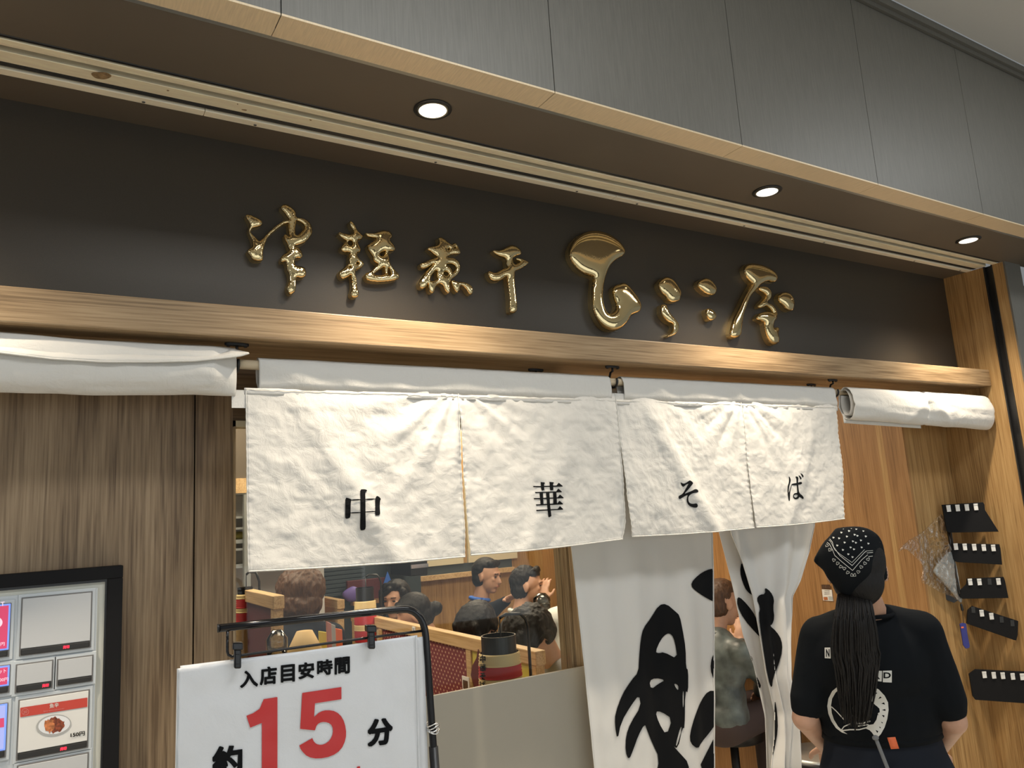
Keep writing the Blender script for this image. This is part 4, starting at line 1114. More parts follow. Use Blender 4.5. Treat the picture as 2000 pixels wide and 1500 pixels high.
MB().tube(pts_on(sgn(0.0030), [(347, 1306), (346.5, 1420), (344, 1520), (338, 1800)]), 0.0007, 6).build('laminate_edge', 'machine_grey', pp)
MB().tube(pts_on(sgn(0.0045), [(811, 1243), (814, 1380), (817, 1500), (824, 1780)]), 0.0006, 6).build('laminate_edge', 'machine_cover', pp)
ps = caster([sh1], 0.0022)
def quad(x0, yb0, x1, yb1, h0, h1): return [(x0, yb0-h0), (x1, yb1-h1), (x1, yb1), (x0, yb0)]
Z7 = lambda x, y: (320+x/3.448, 1180+y/3.448)
for ch, (x0, t0, x1, b0) in zip('入店目安時間', ((512,447,635,566), (645,416,762,548), (786,402,884,530), (905,386,1014,508), (1030,368,1138,484), (1148,352,1254,476))):
    sl = -0.125*(x1-x0)
    adj = 12 if ch in '店目安時間' else 6
    text_bold('notice_text', ch, [Z7(x0, t0+adj*0.9), Z7(x1, t0+adj*0.9+sl*0.95), Z7(x1, b0+sl*0.75), Z7(x0, b0)], ps, 'ink', pp, 1.35, 0.4)
text_bold('notice_text', '分', [Z7(1368, 782), Z7(1545, 755), Z7(1545, 940), Z7(1368, 966)], ps, 'ink', pp, 2.6)
text_bold('notice_text', '約', [Z7(322, 965), Z7(534, 935), Z7(534, 1150), Z7(322, 1182)], ps, 'ink', pp, 2.6)
decal('notice_digit', [[Z7(*p) for p in [(556,752),(600,735),(645,705),(672,640),(765,625),(765,1500),(660,1500),(660,800),(582,832)]]], ps, 'red_print', pp, step=1, smooth=0)
dg5 = [(932,598),(932,598),(932,598),(1196,558),(1196,558),(1196,558),(1196,640),(1196,640),(1196,640),(1018,668),(1018,668),(1018,668),(1012,760),(1012,760),(1050,725),(1100,712),(1160,722),(1205,765),(1228,840),(1226,910),(1195,980),(1130,1025),(1040,1042),(970,1030),(925,985),(912,952),(912,952),(1000,902),(1000,902),(1012,930),(1040,948),(1080,945),(1118,918),(1140,870),(1136,820),(1105,795),(1060,793),(1030,812),(1018,850),(1018,850),(918,840),(918,840),(918,840)]
decal('notice_digit', [[Z7(*p) for p in dg5]], ps, 'red_print', pp, step=0.8, smooth=1)
decal('notice_mark', [[Z7(*p) for p in [(1300,1095),(1322,1090),(1322,1150),(1300,1150)]]], ps, 'red_print', pp, step=0.8, smooth=0)

# ================================================================== SHOP INTERIOR
YBK = 5.4
struct('wall_back', MB().box(-2.0, 3.56, YBK, YBK+0.05, 0, 2.7), 'oak_side')
struct('wall_shop_left', MB().box(-1.9, -1.86, YW+0.06, YBK, 0, 2.7), 'mall_wall')
so = MB().box(-2.0, 3.6, YW+0.06, YBK+0.1, 2.62, 2.66).build('ceiling', 'mall_wall'); so['kind'] = 'structure'
def bq(tl, br, Y, dy):
    a = at(*tl, Y=Y); b = at(*br, Y=Y); return MB().box(a.x, b.x, Y-dy, Y, b.z, a.z)
def bq_(name, tl, br, Y, dy, m, parent=None, **k): return bq(tl, br, Y, dy).build(name, m, parent, **k)
# back wall trim: ledge, dark strip and cream blind
lt = thing('trim_4', None, None, (2.0, YBK, 1.3), kind='structure')
a = at(815, 1127, Y=YBK-0.05); b = at(1004, 1107, Y=YBK-0.05)
MB().box(a.x, b.x, YBK-0.06, YBK, a.z-0.035, a.z).build('ledge', 'pale_wood', lt)
MB().box(a.x, b.x, YBK-0.02, YBK, a.z, a.z+0.065).build('dark_strip', 'teal', lt)
MB().box(a.x, a.x+0.03, YBK-0.03, YBK, 0, a.z-0.035).build('post', 'pale_wood', lt)
t = thing('window_blind', 'cream blind above the wood ledge on the back wall', 'blind', (2.3, YBK, 1.6))
MB().box(a.x+0.02, at(904, 1090, Y=YBK-0.02).x, YBK-0.03, YBK-0.001, a.z+0.065, 2.0).build('blind_panel', 'cream', t)
MB().box(at(914, 1090, Y=YBK-0.02).x, b.x+0.05, YBK-0.03, YBK-0.001, a.z+0.065, 2.0).build('blind_panel', 'cream', t)
# kitchen side on the left
kx = at(812, 1127, Y=YBK-0.05).x
kt = thing('kitchen_wall', 'dark teal kitchen shutter wall behind the seated guests', 'wall panel', (1.0, 5.2, 0))
MB().box(-1.8, kx-0.02, 5.22, 5.30, 0.0, 2.6).build('backing', 'teal', kt)
for i in range(26):
    z = 1.18+i*0.028
    MB().box(0.9, kx-0.45, 5.205, 5.225, z, z+0.023).build('slat', 'teal', kt, bevel=0.002)
hd = thing('cooker_hood', 'dark cooker hood with a bright steel lip by the wood wall', 'hood', (2.1, 5.0, 1.4))
a = at(784, 1092, Y=5.0); b = at(818, 1121, Y=5.0)
MB().box(a.x, b.x, 4.85, 5.2, b.z, b.z+0.25).build('hood_box', 'black', hd, bevel=0.006)
MB().box(a.x, b.x, 4.84, 4.86, b.z+0.05, b.z+0.075).build('lip', 'chrome', hd)
# left slit seen beside the curtain: wood band, steel shelves
sh = thing('kitchen_shelf', 'steel kitchen shelves glimpsed left of the white curtain', 'shelf', (0.8, 4.4, 0))
X0, X1s = at(440, 1000, Y=4.4).x, at(640, 1000, Y=4.4).x
for yy, hh in ((960, .02), (1007, .012), (1028, .012), (1053, .02), (1068, .012), (1100, .02)):
    z = at(470, yy+4, Y=4.4).z
    MB().box(X0, X1s, 4.30, 4.5, z-hh/2, z+hh/2).build('shelf_board', 'steel', sh)
MB().box(X0, X1s, 4.49, 4.5, 0.9, at(470, 960, Y=4.4).z).build('back_sheet', 'white_plain', sh)
xu = at(480, 1000, Y=4.28).x
MB().box(xu-0.012, xu+0.02, 4.26, 4.30, 0.9, at(480, 966, Y=4.28).z).build('upright', 'steel', sh)
c = at(467, 1046, Y=4.38)
MB().ell((c.x, 4.38, c.z), 0.035, 0.03, 0.022).build('sponge', 'yellow', sh, smooth=True)
bnd = thing('wood_band', 'wood fascia band above the kitchen shelves', 'panel', (0.6, 4.35, 1.9))
a = at(455, 935, Y=4.3); b = at(640, 957, Y=4.3)
MB().box(X0-0.2, X1s, 4.28, 4.34, b.z-0.0, a.z).build('board', 'pale_wood', bnd)
MB().box(X0-0.2, X1s, 4.29, 4.34, a.z, 2.6).build('upper_panel', 'soffit', bnd)
# serving counter with steel edge
ct = thing('serving_counter', 'wood-fronted serving counter with a steel edge behind the left lantern', 'counter', (0.8, 4.6, 0))
za = at(500, 1131, Y=4.5).z
MB().box(-0.4, 1.42, 4.5, 5.1, za-0.05, za).build('worktop', 'steel', ct, bevel=0.004)
MB().box(-0.4, 1.42, 4.54, 5.08, 0, za-0.05).build('front_panel', 'oak_inner', ct)
mp = thing('menu_board', 'maroon menu board with faint lettering behind the middle lantern', 'sign', (1.9, 5.1, 1.3))
a = at(676, 1135, Y=5.15); b = at(752, 1166, Y=5.15)
MB().box(a.x, b.x, 5.13, 5.16, b.z, a.z).build('board', 'maroon', mp, bevel=0.003)
MB().box(a.x+0.03, b.x-0.01, 5.11, 5.16, b.z-0.03, b.z).build('rail', 'oak_inner', mp)
bf_ = thing('blue_pennant', 'small blue cloth pennant hanging in the kitchen', 'flag', (2.0, 4.9, 1.35))
MB().prism([at(x, y, Y=4.9) for x, y in ((757, 1116), (764, 1134), (756, 1142), (748, 1144))], (0, 0.006, 0)).build('cloth', 'blue', bf_)
MB().tube([at(757, 1117, Y=4.903), Vector((at(757, 1117, Y=4.903).x, 4.903, 2.62))], 0.002, 6).build('cord', 'black', bf_)
pu = thing('apron_cloth', 'purple folded cloth lying by the menu board', 'cloth', (1.75, 4.8, 1.1))
def blob(px_pts, Y, dy, name, m, parent, k=1.0):
    V, Fc, H = march([px_pts], step=1.0, smooth=2, inflate=200)
    P = []
    for (x, y), h in zip(V, H):
        p = at(x, y, Y=Y); mpp = abs(at(x+1, y, Y=Y).x-p.x); p.y -= min(dy, h*mpp*1.4*k); P.append(p)
    n = len(P); P2 = [Vector((p.x, 2*Y-p.y, p.z)) for p in P]
    return raw(name, P+P2, Fc+[tuple(i+n for i in reversed(f)) for f in Fc], m, parent, True)
blob([(665, 1160), (682, 1148), (690, 1144), (702, 1150), (703, 1172), (680, 1178)], 4.85, 0.06, 'cloth_fold', 'purple', pu)

# booth partitions
def partition(label, X, y0, y1, ztop, posts, panels_, th=0.045, group='booth partitions'):
    t = thing('booth_partition', label, 'partition', (X, (y0+y1)/2, 0), group=group)
    MB().box(X-th/2, X+th/2, y0, y1, ztop-0.052, ztop).build('top_rail', 'pale_wood', t, bevel=0.003)
    for y in posts: MB().box(X-th/2+0.003, X+th/2-0.003, y-0.022, y+0.022, 0, ztop-0.052).build('post', 'pale_wood', t, bevel=0.002)
    MB().box(X-th/2+0.003, X+th/2-0.003, y0, y1, 0.76, 0.80).build('bottom_rail', 'pale_wood', t)
    for (a, b, m) in panels_: MB().box(X-0.012, X+0.012, a, b, 0.80, ztop-0.052).build('infill_panel', m, t)
    return t
yA = at(1045, 1262, X=1.60).y; yB = at(680, 1205, X=1.60).y
p_ = [at(px, 1240, X=1.58).y for px in (1036, 912, 742, 690)]
partition('light wood booth partition with dotted red panels, running back from the big lantern', 1.60, p_[0]-0.03, p_[3]+0.03, 1.15, [p_[0], p_[1], p_[2], p_[3]], [(p_[1], p_[2], 'dot_fabric'), (p_[2], p_[3], 'cream'), (p_[0], p_[1], 'yellow')])
# low-set maroon banner with pale edge inside the near bay
bn = thing('banner', 'maroon banner with scalloped yellow edge beside the big red lantern', 'banner', (1.55, 2.9, 0.9))
MB().prism([at(x, y, X=1.575) for x, y in ((935, 1268), (940, 1300), (938, 1345), (928, 1345), (921, 1318), (924, 1300), (932, 1285))], (-0.004, 0, 0)).build('cloth', 'maroon', bn)
for k_, (px, py) in enumerate(((709, 1207), (808, 1228))):
    c = at(px+1, py+1, X=1.577)
    t = thing('number_tag', ('small white seat tag near the far end of the partition rail', 'small white seat tag on the middle of the partition rail')[k_], 'tag', c)
    MB().box(1.573, 1.577, c.y-0.017, c.y+0.017, c.z-0.012, c.z+0.012).build('card', 'paper', t, bevel=0.001)
    MB().box(1.5715, 1.573, c.y-0.007, c.y+0.007, c.z-0.006, c.z+0.006).build('mark', 'machine_cover', t)
# small sign card at the foot of the partition
c = at(911, 1336, X=1.56)
t = thing('notice_card', 'small brown printed card at the foot of the partition post', 'card', c)
MB().box(1.556, 1.560, c.y-0.03, c.y+0.03, c.z-0.04, c.z+0.03).build('card', 'paper', t)
MB().box(1.554, 1.556, c.y-0.02, c.y+0.02, c.z-0.02, c.z+0.015).build('print', 'hair_brown', t)
Xp2 = at(505, 1170, Y=3.3).x
ye = at(527, 1167, X=Xp2+0.2).y
partition('low wood partition with a red inner side beside the left lantern', at(520, 1165, Y=3.4).x, 3.2, 3.75, at(520, 1166, Y=3.2).z, [3.23, 3.72], [(3.25, 3.70, 'maroon')])
partition('pale wood partition end left of the middle lantern', at(657, 1172, Y=4.5).x, 4.42, 4.75, at(660, 1172, Y=4.42).z, [4.45, 4.72], [(4.47, 4.7, 'pale_wood')])
# table with jars and menus just inside the glass
tb = thing('dining_table', 'light wood table inside the window with jars and menus', 'table', (0.9, 3.1, 0))
zt = 0.74
MB().box(0.45, 1.42, 2.45, 3.17, zt-0.03, zt).build('table_top', 'pale_wood', tb, bevel=0.004)
for x in (0.5, 1.37):
    for y in (2.5, 3.12): MB().box(x-0.025, x+0.025, y-0.025, y+0.025, 0, zt-0.03).build('leg', 'pale_wood', tb)
def jar(label, c, r, h, lid='steel', z0=zt):
    t = thing('glass_jar', label, 'jar', (c.x, c.y, z0), group='glass jars')
    MB().lathe((c.x, c.y, z0), [(r*0.9, 0.001), (r, 0.01), (r, h*0.72), (r*0.82, h*0.84), (r*0.82, h*0.9)], 28).build('body', 'jar_glass', t, smooth=True)
    MB().lathe((c.x, c.y, z0), [(r*0.86, h*0.9), (r*0.86, h*0.97), (r*0.4, h*1.03)], 28).build('lid', 'jar_glass', t, smooth=True)
    return t
# caddy boards: upright menus
mn = thing('menu_stand', 'pink, green and orange menus standing upright behind the sign frame', 'menu', (1.15, 3.4, zt))
for k_, (x0, y0, x1, y1, m) in enumerate(((643, 1213, 650, 1252, 'pink_paper'), (650, 1217, 658, 1253, 'umbrella_cloth'), (658, 1226, 671, 1254, 'orange'), (628, 1232, 643, 1256, 'yellow'))):
    a = at(x0, y0, Y=3.0+0.03*k_); b = at(x1, y1, Y=3.0+0.03*k_)
    MB().prism([(a.x, a.y, zt), (a.x-0.01, a.y, a.z), (b.x-0.004, a.y, a.z-0.01), (b.x+0.005, a.y, zt)], (0, 0.012, 0)).build('menu_card', m, mn, bevel=0.002)
c = at(541, 1258, Y=3.0); jar('clear glass jar with domed lid on the inside table, left of its pair', c, 0.045, (c.z-zt)+0.035)
c = at(595, 1256, Y=3.05)
bw = thing('food_bowl', 'tan round bowl wrapped in clear film on the inside table', 'bowl', (c.x, c.y, zt))
zt2 = c.z+0.045-zt
MB().lathe((c.x, c.y, zt), [(0.03, 0.002), (0.075, 0.04), (0.085, zt2*0.6), (0.07, zt2*0.85), (0.03, zt2)], 30).build('bowl', 'tan_paper', bw, smooth=True)
MB().lathe((c.x, c.y, zt), [(0.088, zt2*0.60), (0.088, zt2*0.66)], 30, caps=False).build('film_edge', 'jar_glass', bw, smooth=True)
# tables for the other guests
tb2 = thing('dining_table', 'narrow wood table under the large water jar', 'table', (2.5, 3.72, 0))
jx_ = at(1059, 1185, Y=3.72).x
MB().box(jx_-0.10, jx_+0.10, 3.60, 3.84, zt-0.03, zt).build('table_top', 'pale_wood', tb2, bevel=0.004)
MB().box(jx_-0.025, jx_+0.025, 3.70, 3.75, 0, zt-0.03).build('leg', 'pale_wood', tb2)
c = at(1059, 1185, Y=3.72); jar('large clear glass water jar held near the man in the dark suit', Vector((c.x, 3.72, 0)), 0.058, at(1059, 1163, Y=3.72).z-zt)

# lanterns
def lantern(label, c, r, h, bands, kanji=None, ring_h=0.055, arm=True):
    """c = centre of the top of the paper body"""
    t = thing('paper_lantern', label, 'lantern', (c.x, c.y, c.z-h), group='red and cream paper lanterns')
    n = int(h/0.011); z = c.z; k_ = 0; prev = None
    def rad(v): return r*(0.90+0.10*math.sin(PI*min(1, max(0, v))*0.98+0.02)**0.6)
    zs = 0.0
    for (frac, m) in bands:
        z1 = zs+frac*h; pr = []; q = zs
        while q < z1-1e-6:
            q2_ = min(z1, q+0.0095)
            pr += [(rad(q/h)-0.0022, -q), (rad((q+q2_)/2/h)+0.0012, -(q+q2_)/2)]
            q = q2_
        pr.append((rad(z1/h)-0.0022, -z1))
        pr = [(a_, b_) for a_, b_ in pr][::-1]
        MB().lathe(c, pr, 40, caps=False).build('paper_band', m, t, smooth=True)
        zs = z1
    MB().lathe(c, [(r*0.74, -0.004), (r*0.79, -0.004), (r*0.79, ring_h), (r*0.74, ring_h)], 36, caps=False).build('top_ring', 'black', t)
    MB().lathe((c.x, c.y, c.z), [(r*0.2, 0.004), (r*0.75, 0.004)], 30, caps=False).build('ring_plate', 'hair_brown', t)
    MB().lathe((c.x, c.y, c.z-h), [(r*0.86, 0.002), (r*0.86, -0.03), (r*0.7, -0.03)], 36).build('bottom_ring', 'black', t)
    if arm:
        ax = Vector((1, -0.2, 0)).normalized()
        p0 = c+ax*(r*1.45)
        pts = [p0+Vector((0, 0, -h-0.06)), p0+Vector((0, 0, ring_h+0.02)), p0-ax*0.008+Vector((0, 0, ring_h+0.045)), c+ax*(r*1.1)+Vector((0, 0, ring_h+0.062)), c+ax*(r*0.4)+Vector((0, 0, ring_h+0.066)), c+ax*(r*0.1)+Vector((0, 0, ring_h+0.055))]
        MB().tube(pts, 0.0055, 10).build('bracket_arm', 'black', t, smooth=True)
        MB().tube([c+ax*(r*0.1)+Vector((0, 0, ring_h+0.055)), c+ax*(r*0.1)+Vector((0, 0, ring_h-0.01)), c+ax*(r*0.55)+Vector((0, 0, 0.02))], 0.0028, 8).build('hanger_wire', 'black', t, smooth=True)
    return t
cL = at(975, 1273, D=2.62)
L1 = lantern('largest red and cream paper lantern, by the window post', cL, 0.0755, 0.30, [(0.13, 'lantern_cream'), (0.13, 'lantern_red'), (0.075, 'lantern_cream'), (0.16, 'lantern_red'), (0.08, 'lantern_cream'), (0.16, 'lantern_red'), (0.265, 'lantern_cream')])
pl1 = caster([o for o in L1.children if o.name.startswith('paper_band')], 0.005)
for ch, y0, y1 in (('中', 1279, 1295), ('華', 1297, 1312), ('そ', 1314, 1328), ('ば', 1330, 1344)):
    text('brush_text', ch, [(936, y0), (948, y0), (949, y1), (937, y1)], pl1, 'ink', L1, 0.03)
c2 = at(479, 1160, D=3.5)
L2 = lantern('tall red and cream paper lantern beside the left window frame', c2, 0.042, 0.40, [(0.05, 'lantern_cream'), (0.10, 'lantern_red'), (0.05, 'lantern_cream'), (0.10, 'lantern_red'), (0.70, 'tan_paper')], ring_h=0.03)
c3 = at(713, 1173, D=4.2)
L3 = lantern('small red and cream paper lantern in front of the maroon board', c3, 0.062, 0.30, [(0.16, 'lantern_cream'), (0.25, 'lantern_red'), (0.10, 'lantern_cream'), (0.20, 'lantern_red'), (0.29, 'lantern_cream')], ring_h=0.07)
# counter along the side wall and stools
cs = thing('wall_counter', 'light wood counter along the orange side wall', 'counter', (3.4, 3.6, 0))
cp = at(1452, 1272, X=3.27)
MB().box(3.24, 3.56, 3.05, 4.6, 0.79, 0.83).build('counter_top', 'pale_wood', cs, bevel=0.004)
MB().box(3.50, 3.53, 3.1, 4.5, 0.0, 0.79).build('front_panel', 'oak_inner', cs)
def stool(label, c, z, r, seat):
    t = thing('bar_stool', label, 'stool', (c.x, c.y, 0))
    MB().lathe((c.x, c.y, 0), [(0.16, 0.0), (0.16, 0.012), (0.03, 0.03)], 32).build('foot_plate', 'black', t)
    MB().tube([(c.x, c.y, 0.02), (c.x, c.y, z-0.08)], 0.022, 16).build('column', 'black', t, smooth=True)
    MB().lathe((c.x, c.y, 0), [(r*0.92, z-0.085), (r, z-0.075), (r, z-0.025), (r*0.97, z-0.012)], 40).build('seat_base', 'black', t, smooth=True)
    MB().lathe((c.x, c.y, 0), [(r*0.97, z-0.02), (r*0.97, z-0.008), (r*0.90, z), (r*0.02, z+0.003)], 40, caps=False).build('seat_pad', seat, t, smooth=True)
cst = at(1602, 1468, Z=0.47)
stool('round stool with a silver-white vinyl seat beside the staff member', cst, 0.47, 0.165, 'steel')
cs2 = at(1432, 1440, D=4.05)
stool('black round stool under the seated woman in denim', Vector((cs2.x, cs2.y, 0)), 0.50, 0.17, 'black_matte')
# small poster on the orange wall
pc = [at(x, y, X=3.556) for x, y in ((1605, 1145), (1621.5, 1144), (1627, 1174), (1608, 1174))]
y0, y1 = max(p.y for p in pc[:1]+pc[3:]), min(p.y for p in pc[1:3]); z1, z0 = pc[0].z, pc[2].z
t = thing('small_poster', 'small printed card with photos on the orange wood wall by the bandana', 'poster', (3.556, (y0+y1)/2, z0))
MB().box(3.5555, 3.5595, y1, y0, z0, z0+(z1-z0)*0.78).build('card', 'card', t)
pw = lambda x, y: at(x, y, X=3.5545)
for (x0_, y0_, x1_, y1_, m) in ((1604, 1142, 1621, 1150, 'hair_brown'), (1608, 1166, 1616, 1172, 'food_light'), (1618, 1165, 1625, 1172, 'umbrella_cloth')):
    decal('print', [[(x0_, y0_), (x1_, y0_), (x1_+1, y1_), (x0_+1, y1_)]], pw, m, t, step=0.8, smooth=0)
for k_ in range(3):
    decal('print_line', [], pw, 'ink', t, strokes=[([(1610, 1154+k_*3.2), (1620, 1153.5+k_*3.2)], 0.3)], step=0.4)

# ================================================================== PEOPLE
UP = Vector((0, 0, 1))
RH = Vector((_r[0], _r[1], 0)).normalized(); FH = Vector((_f[0], _f[1], 0)).normalized()
def frame(f, pitch):
    f = Vector(f); f.z = 0; f.normalize(); s = f.cross(UP)
    f2 = (f*math.cos(pitch)-UP*math.sin(pitch)).normalized(); u_ = s.cross(f2)
    return s, f2, u_
def add_head(mb, c, s, f, u, k=1.0):
    ax = (s, f, u); P = lambda a, b, e: c+s*a*k+f*b*k+u*e*k
    mb.ell(P(0, -0.012, 0.018), .074*k, .092*k, .088*k, ax, 22, 16)
    mb.ell(P(0, 0.022, -0.030), .058*k, .066*k, .080*k, ax, 20, 14)
    mb.ell(P(0, 0.050, -0.088), .030*k, .028*k, .022*k, ax)
    mb.capsule(P(0, 0.082, 0.010), P(0, 0.100, -0.030), .008*k, .0125*k)
    mb.ell(P(0, 0.078, 0.026), .045*k, .012*k, .010*k, ax)
    mb.ell(P(0, 0.082, -0.058), .020*k, .010*k, .009*k, ax)
    for q in (-1, 1):
        mb.ell(P(q*.030, 0.066, -0.012), .018*k, .015*k, .016*k, ax)
        mb.ell(P(q*.075, -0.006, -0.010), .009*k, .018*k, .030*k, (s, (f+s*q*0.3).normalized(), u))
def face_parts(body, c, s, f, u, k=1.0, closed=True):
    P = lambda a, b, e: c+s*a*k+f*b*k+u*e*k
    for q in (-1, 1):
        MB().ell(P(q*.030, 0.079, 0.006), .0115*k, .006*k, .0035*k if closed else .0055*k, (s, f, u), 12, 8).build('eye', 'hair', body, smooth=True)
        MB().capsule(P(q*.017, 0.087, 0.026), P(q*.045, 0.078, 0.027), .0032*k, .002*k, 8, 3).build('eyebrow', 'hair', body, smooth=True)
    MB().capsule(P(-.016, 0.088, -0.058), P(.016, 0.088, -0.058), .0035*k, .0035*k, 8, 3).build('lips', 'lips', body, smooth=True)
M['lips'] = mat('lips', (0.42, 0.15, 0.12), 0.45)
def add_hand(mb, w, d, up, side=1, curl=0.5, k=1.0):
    d = d.normalized(); s = d.cross(up).normalized()*side; up = s.cross(d)*side
    mb.ell(w+d*.048*k, .040*k, .052*k, .016*k, (s, d, up), 16, 10)
    for i, ln in enumerate((0.068, 0.078, 0.073, 0.058)):
        b0 = w+d*.085*k+s*(1.5-i)*.0205*k
        d1 = (d+s*(1.5-i)*0.06-up*curl*0.5).normalized(); p1 = b0+d1*ln*0.5*k
        d2 = (d-up*curl*1.4).normalized(); p2 = p1+d2*ln*0.32*k; d3 = (d*0.6-up*curl*2.0).normalized(); p3 = p2+d3*ln*0.25*k
        mb.capsule(b0, p1, .0088*k, .0080*k, 10, 3).capsule(p1, p2, .0080*k, .0074*k, 10, 3).capsule(p2, p3, .0074*k, .0066*k, 10, 3)
    t0 = w+d*.022*k+s*.030*k; t1 = t0+(d*0.7+s*0.7-up*0.3).normalized()*.038*k; t2 = t1+(d*0.9+s*0.25-up*0.3).normalized()*.030*k
    mb.capsule(t0, t1, .0115*k, .0095*k, 10, 3).capsule(t1, t2, .0095*k, .0080*k, 10, 3)
def hair_mesh(c, s, f, u, style, m, parent, k=1.0):
    P = lambda a, b, e: c+s*a*k+f*b*k+u*e*k; ax = (s, f, u); mb = MB()
    def fn(a, b, e):
        if b > 0.15 and e < 0.42: return 0.80
        if style in ('short', 'spiky', 'tied') and b > -0.40 and e < 0.10: return 0.87
        return 1.0
    mb.ell(P(0, -0.016, 0.026), .085*k, .100*k, .094*k, ax, 26, 18, fn)
    mb.ell(P(0, -0.040, -0.022), .076*k, .066*k, .070*k, ax)
    mb.capsule(P(-.040, 0.040, 0.084), P(.042, 0.038, 0.086), .024*k, .024*k)
    amp, fr = 0.0022, 70
    if style == 'short': pass
    if style == 'spiky':
        amp, fr = 0.006, 60; mb.capsule(P(-.03, 0.050, 0.100), P(.035, 0.052, 0.098), .018*k, .018*k)
    if style in ('wavy', 'mop'):
        amp, fr = (0.0075, 46) if style == 'wavy' else (0.003, 60)
        mb.ell(P(0, 0.01, 0.045), .100*k, .105*k, .085*k, ax)
        for a in (-.06, -.03, 0, .03, .06): mb.capsule(P(a, 0.075, 0.075), P(a*1.1, 0.096, 0.030), .021*k, .014*k)
        for q in (-1, 1): mb.capsule(P(q*.080, 0.01, 0.05), P(q*.086, -0.01, -0.02), .024*k, .016*k)
    if style == 'long':
        for q in (-1, 1): mb.capsule(P(q*.072, 0.030, 0.05), P(q*.084, 0.028, -0.10), .024*k, .018*k)
        mb.capsule(P(0, -0.06, 0), P(0, -0.07, -0.13), .075*k, .06*k)
        mb.capsule(P(.0, 0.075, 0.075), P(.06, 0.070, 0.03), .018*k, .014*k)
    if style == 'bun':
        mb.ell(P(0, -0.115, -0.035), .042*k, .042*k, .038*k, ax)
    if style == 'tied':
        mb.ell(P(0, -0.10, -0.05), .034*k, .030*k, .045*k, ax); amp = 0.003
    if style == 'bob':
        mb.ell(P(0, -0.02, 0.01), .125*k, .115*k, .115*k, ax); mb.ell(P(0, -0.03, -0.07), .115*k, .10*k, .09*k, ax); amp, fr = 0.008, 40
    return mb.remesh('hair', m, parent, 0.006, 3, lambda p: amp*(noise.noise(Vector((p.x*fr, p.y*fr, p.z*fr*0.55)))+0.6*(1-2*abs(noise.noise(Vector((p.x*fr*1.7, p.y*fr*1.7, p.z*fr*0.6)))))))
def person(label, head, face, pitch, body_f, top, hair=('short', 'hair'), sit=True, arms=None, lean=0.12, k=1.0, legs='suit', sleeve=1.0, group=None, extra=None, hip_z=0.47, thigh=0.40):
    """head = head centre; everything else follows from it"""
    c = head; s, f, u = frame(face, pitch)
    bf = Vector(body_f); bf.z = 0; bf.normalize(); bs = bf.cross(UP)
    N = c-u*0.10*k-f*0.03*k-UP*0.075*k-bf*0.02
    hip = Vector((N.x, N.y, 0))-bf*lean; hip.z = hip_z if sit else N.z-0.50*k
    t = thing('person', label, 'person', (hip.x, hip.y, 0.0), group=group)
    sk = MB(); add_head(sk, c, s, f, u, k)
    sk.capsule(c-u*0.05*k-f*0.02*k, N-UP*0.02, .050*k, .056*k)
    tp = MB(); axb = (bs, bf, UP)
    chest = N.lerp(hip, 0.32); belly = N.lerp(hip, 0.68)
    tp.ell(chest, .178*k, .112*k, .19*k, axb, 22, 14).ell(belly, .158*k, .112*k, .19*k, axb, 22, 14).ell(hip+UP*0.03, .175*k, .125*k, .13*k, axb, 22, 14)
    tp.capsule(N-UP*0.045, N-UP*0.075, .066*k, .08*k)
    for q in (-1, 1):
        S = N+bs*q*.170*k-UP*0.060*k
        if arms and arms.get(q):
            E, Wr = arms[q]
        else:
            E = S-UP*0.24*k+bf*0.13*k+bs*q*0.045*k; Wr = E+bf*0.20*k-bs*q*0.10*k+UP*(0.02)
        tp.capsule(N+bs*q*.05*k-UP*0.035*k, S, .058*k, .064*k)
        tp.capsule(S, S.lerp(E, 1.0 if sleeve >= 1 else 0.72), .062*k, .052*k)
        if sleeve >= 1: tp.capsule(E, E.lerp(Wr, 0.92), .050*k, .034*k)
        sk.capsule(S.lerp(E, 0.5), E, .042*k, .038*k); sk.capsule(E, Wr, .036*k, .025*k)
        add_hand(sk, Wr-(Wr-E).normalized()*0.01, (Wr-E), UP, q, 0.5, k)
    body = sk.remesh('body', 'skin', t, 0.0062, 3)
    face_parts(body, c, s, f, u, k)
    cl = tp.remesh('shirt', top, t, 0.010, 4, lambda p: 0.005*noise.noise(p*9)+0.0012*noise.noise(p*26))
    hair_mesh(c, s, f, u, hair[0], hair[1], t, k)
    lg = MB()
    for q in (-1, 1):
        h0 = hip+bs*q*.09
        if sit:
            kn = h0+bf*thigh; kn.z = hip_z+0.02; an = Vector((kn.x, kn.y, 0.10))-bf*0.02
        else:
            kn = Vector((h0.x, h0.y, 0.47))+bf*0.02; an = Vector((h0.x, h0.y, 0.09))
        lg.capsule(h0, kn, .088, .062).capsule(kn, an, .060, .042)
        sh_ = MB().capsule(Vector((an.x, an.y, 0.040))-bf*0.03, Vector((an.x, an.y, 0.036))+bf*0.14, .040, .035)
        sh_.build('shoe', 'black', t, smooth=True)
    lg.ell(hip, .165, .13, .12, axb)
    lg.remesh('trousers', legs, t, 0.014, 3)
    if extra: extra(t, c, s, f, u, N, bs, bf)
    return t
def collar(m):
    def fx(t, c, s, f, u, N, bs, bf):
        pts = [N+bs*0.066*math.cos(a)+bf*0.062*math.sin(a)+UP*(0.018-0.012*math.sin(a)) for a in [i*PI/10 for i in range(21)]]
        MB().tube(pts, 0.013, 8).build('collar', m, t, smooth=True)
    return fx
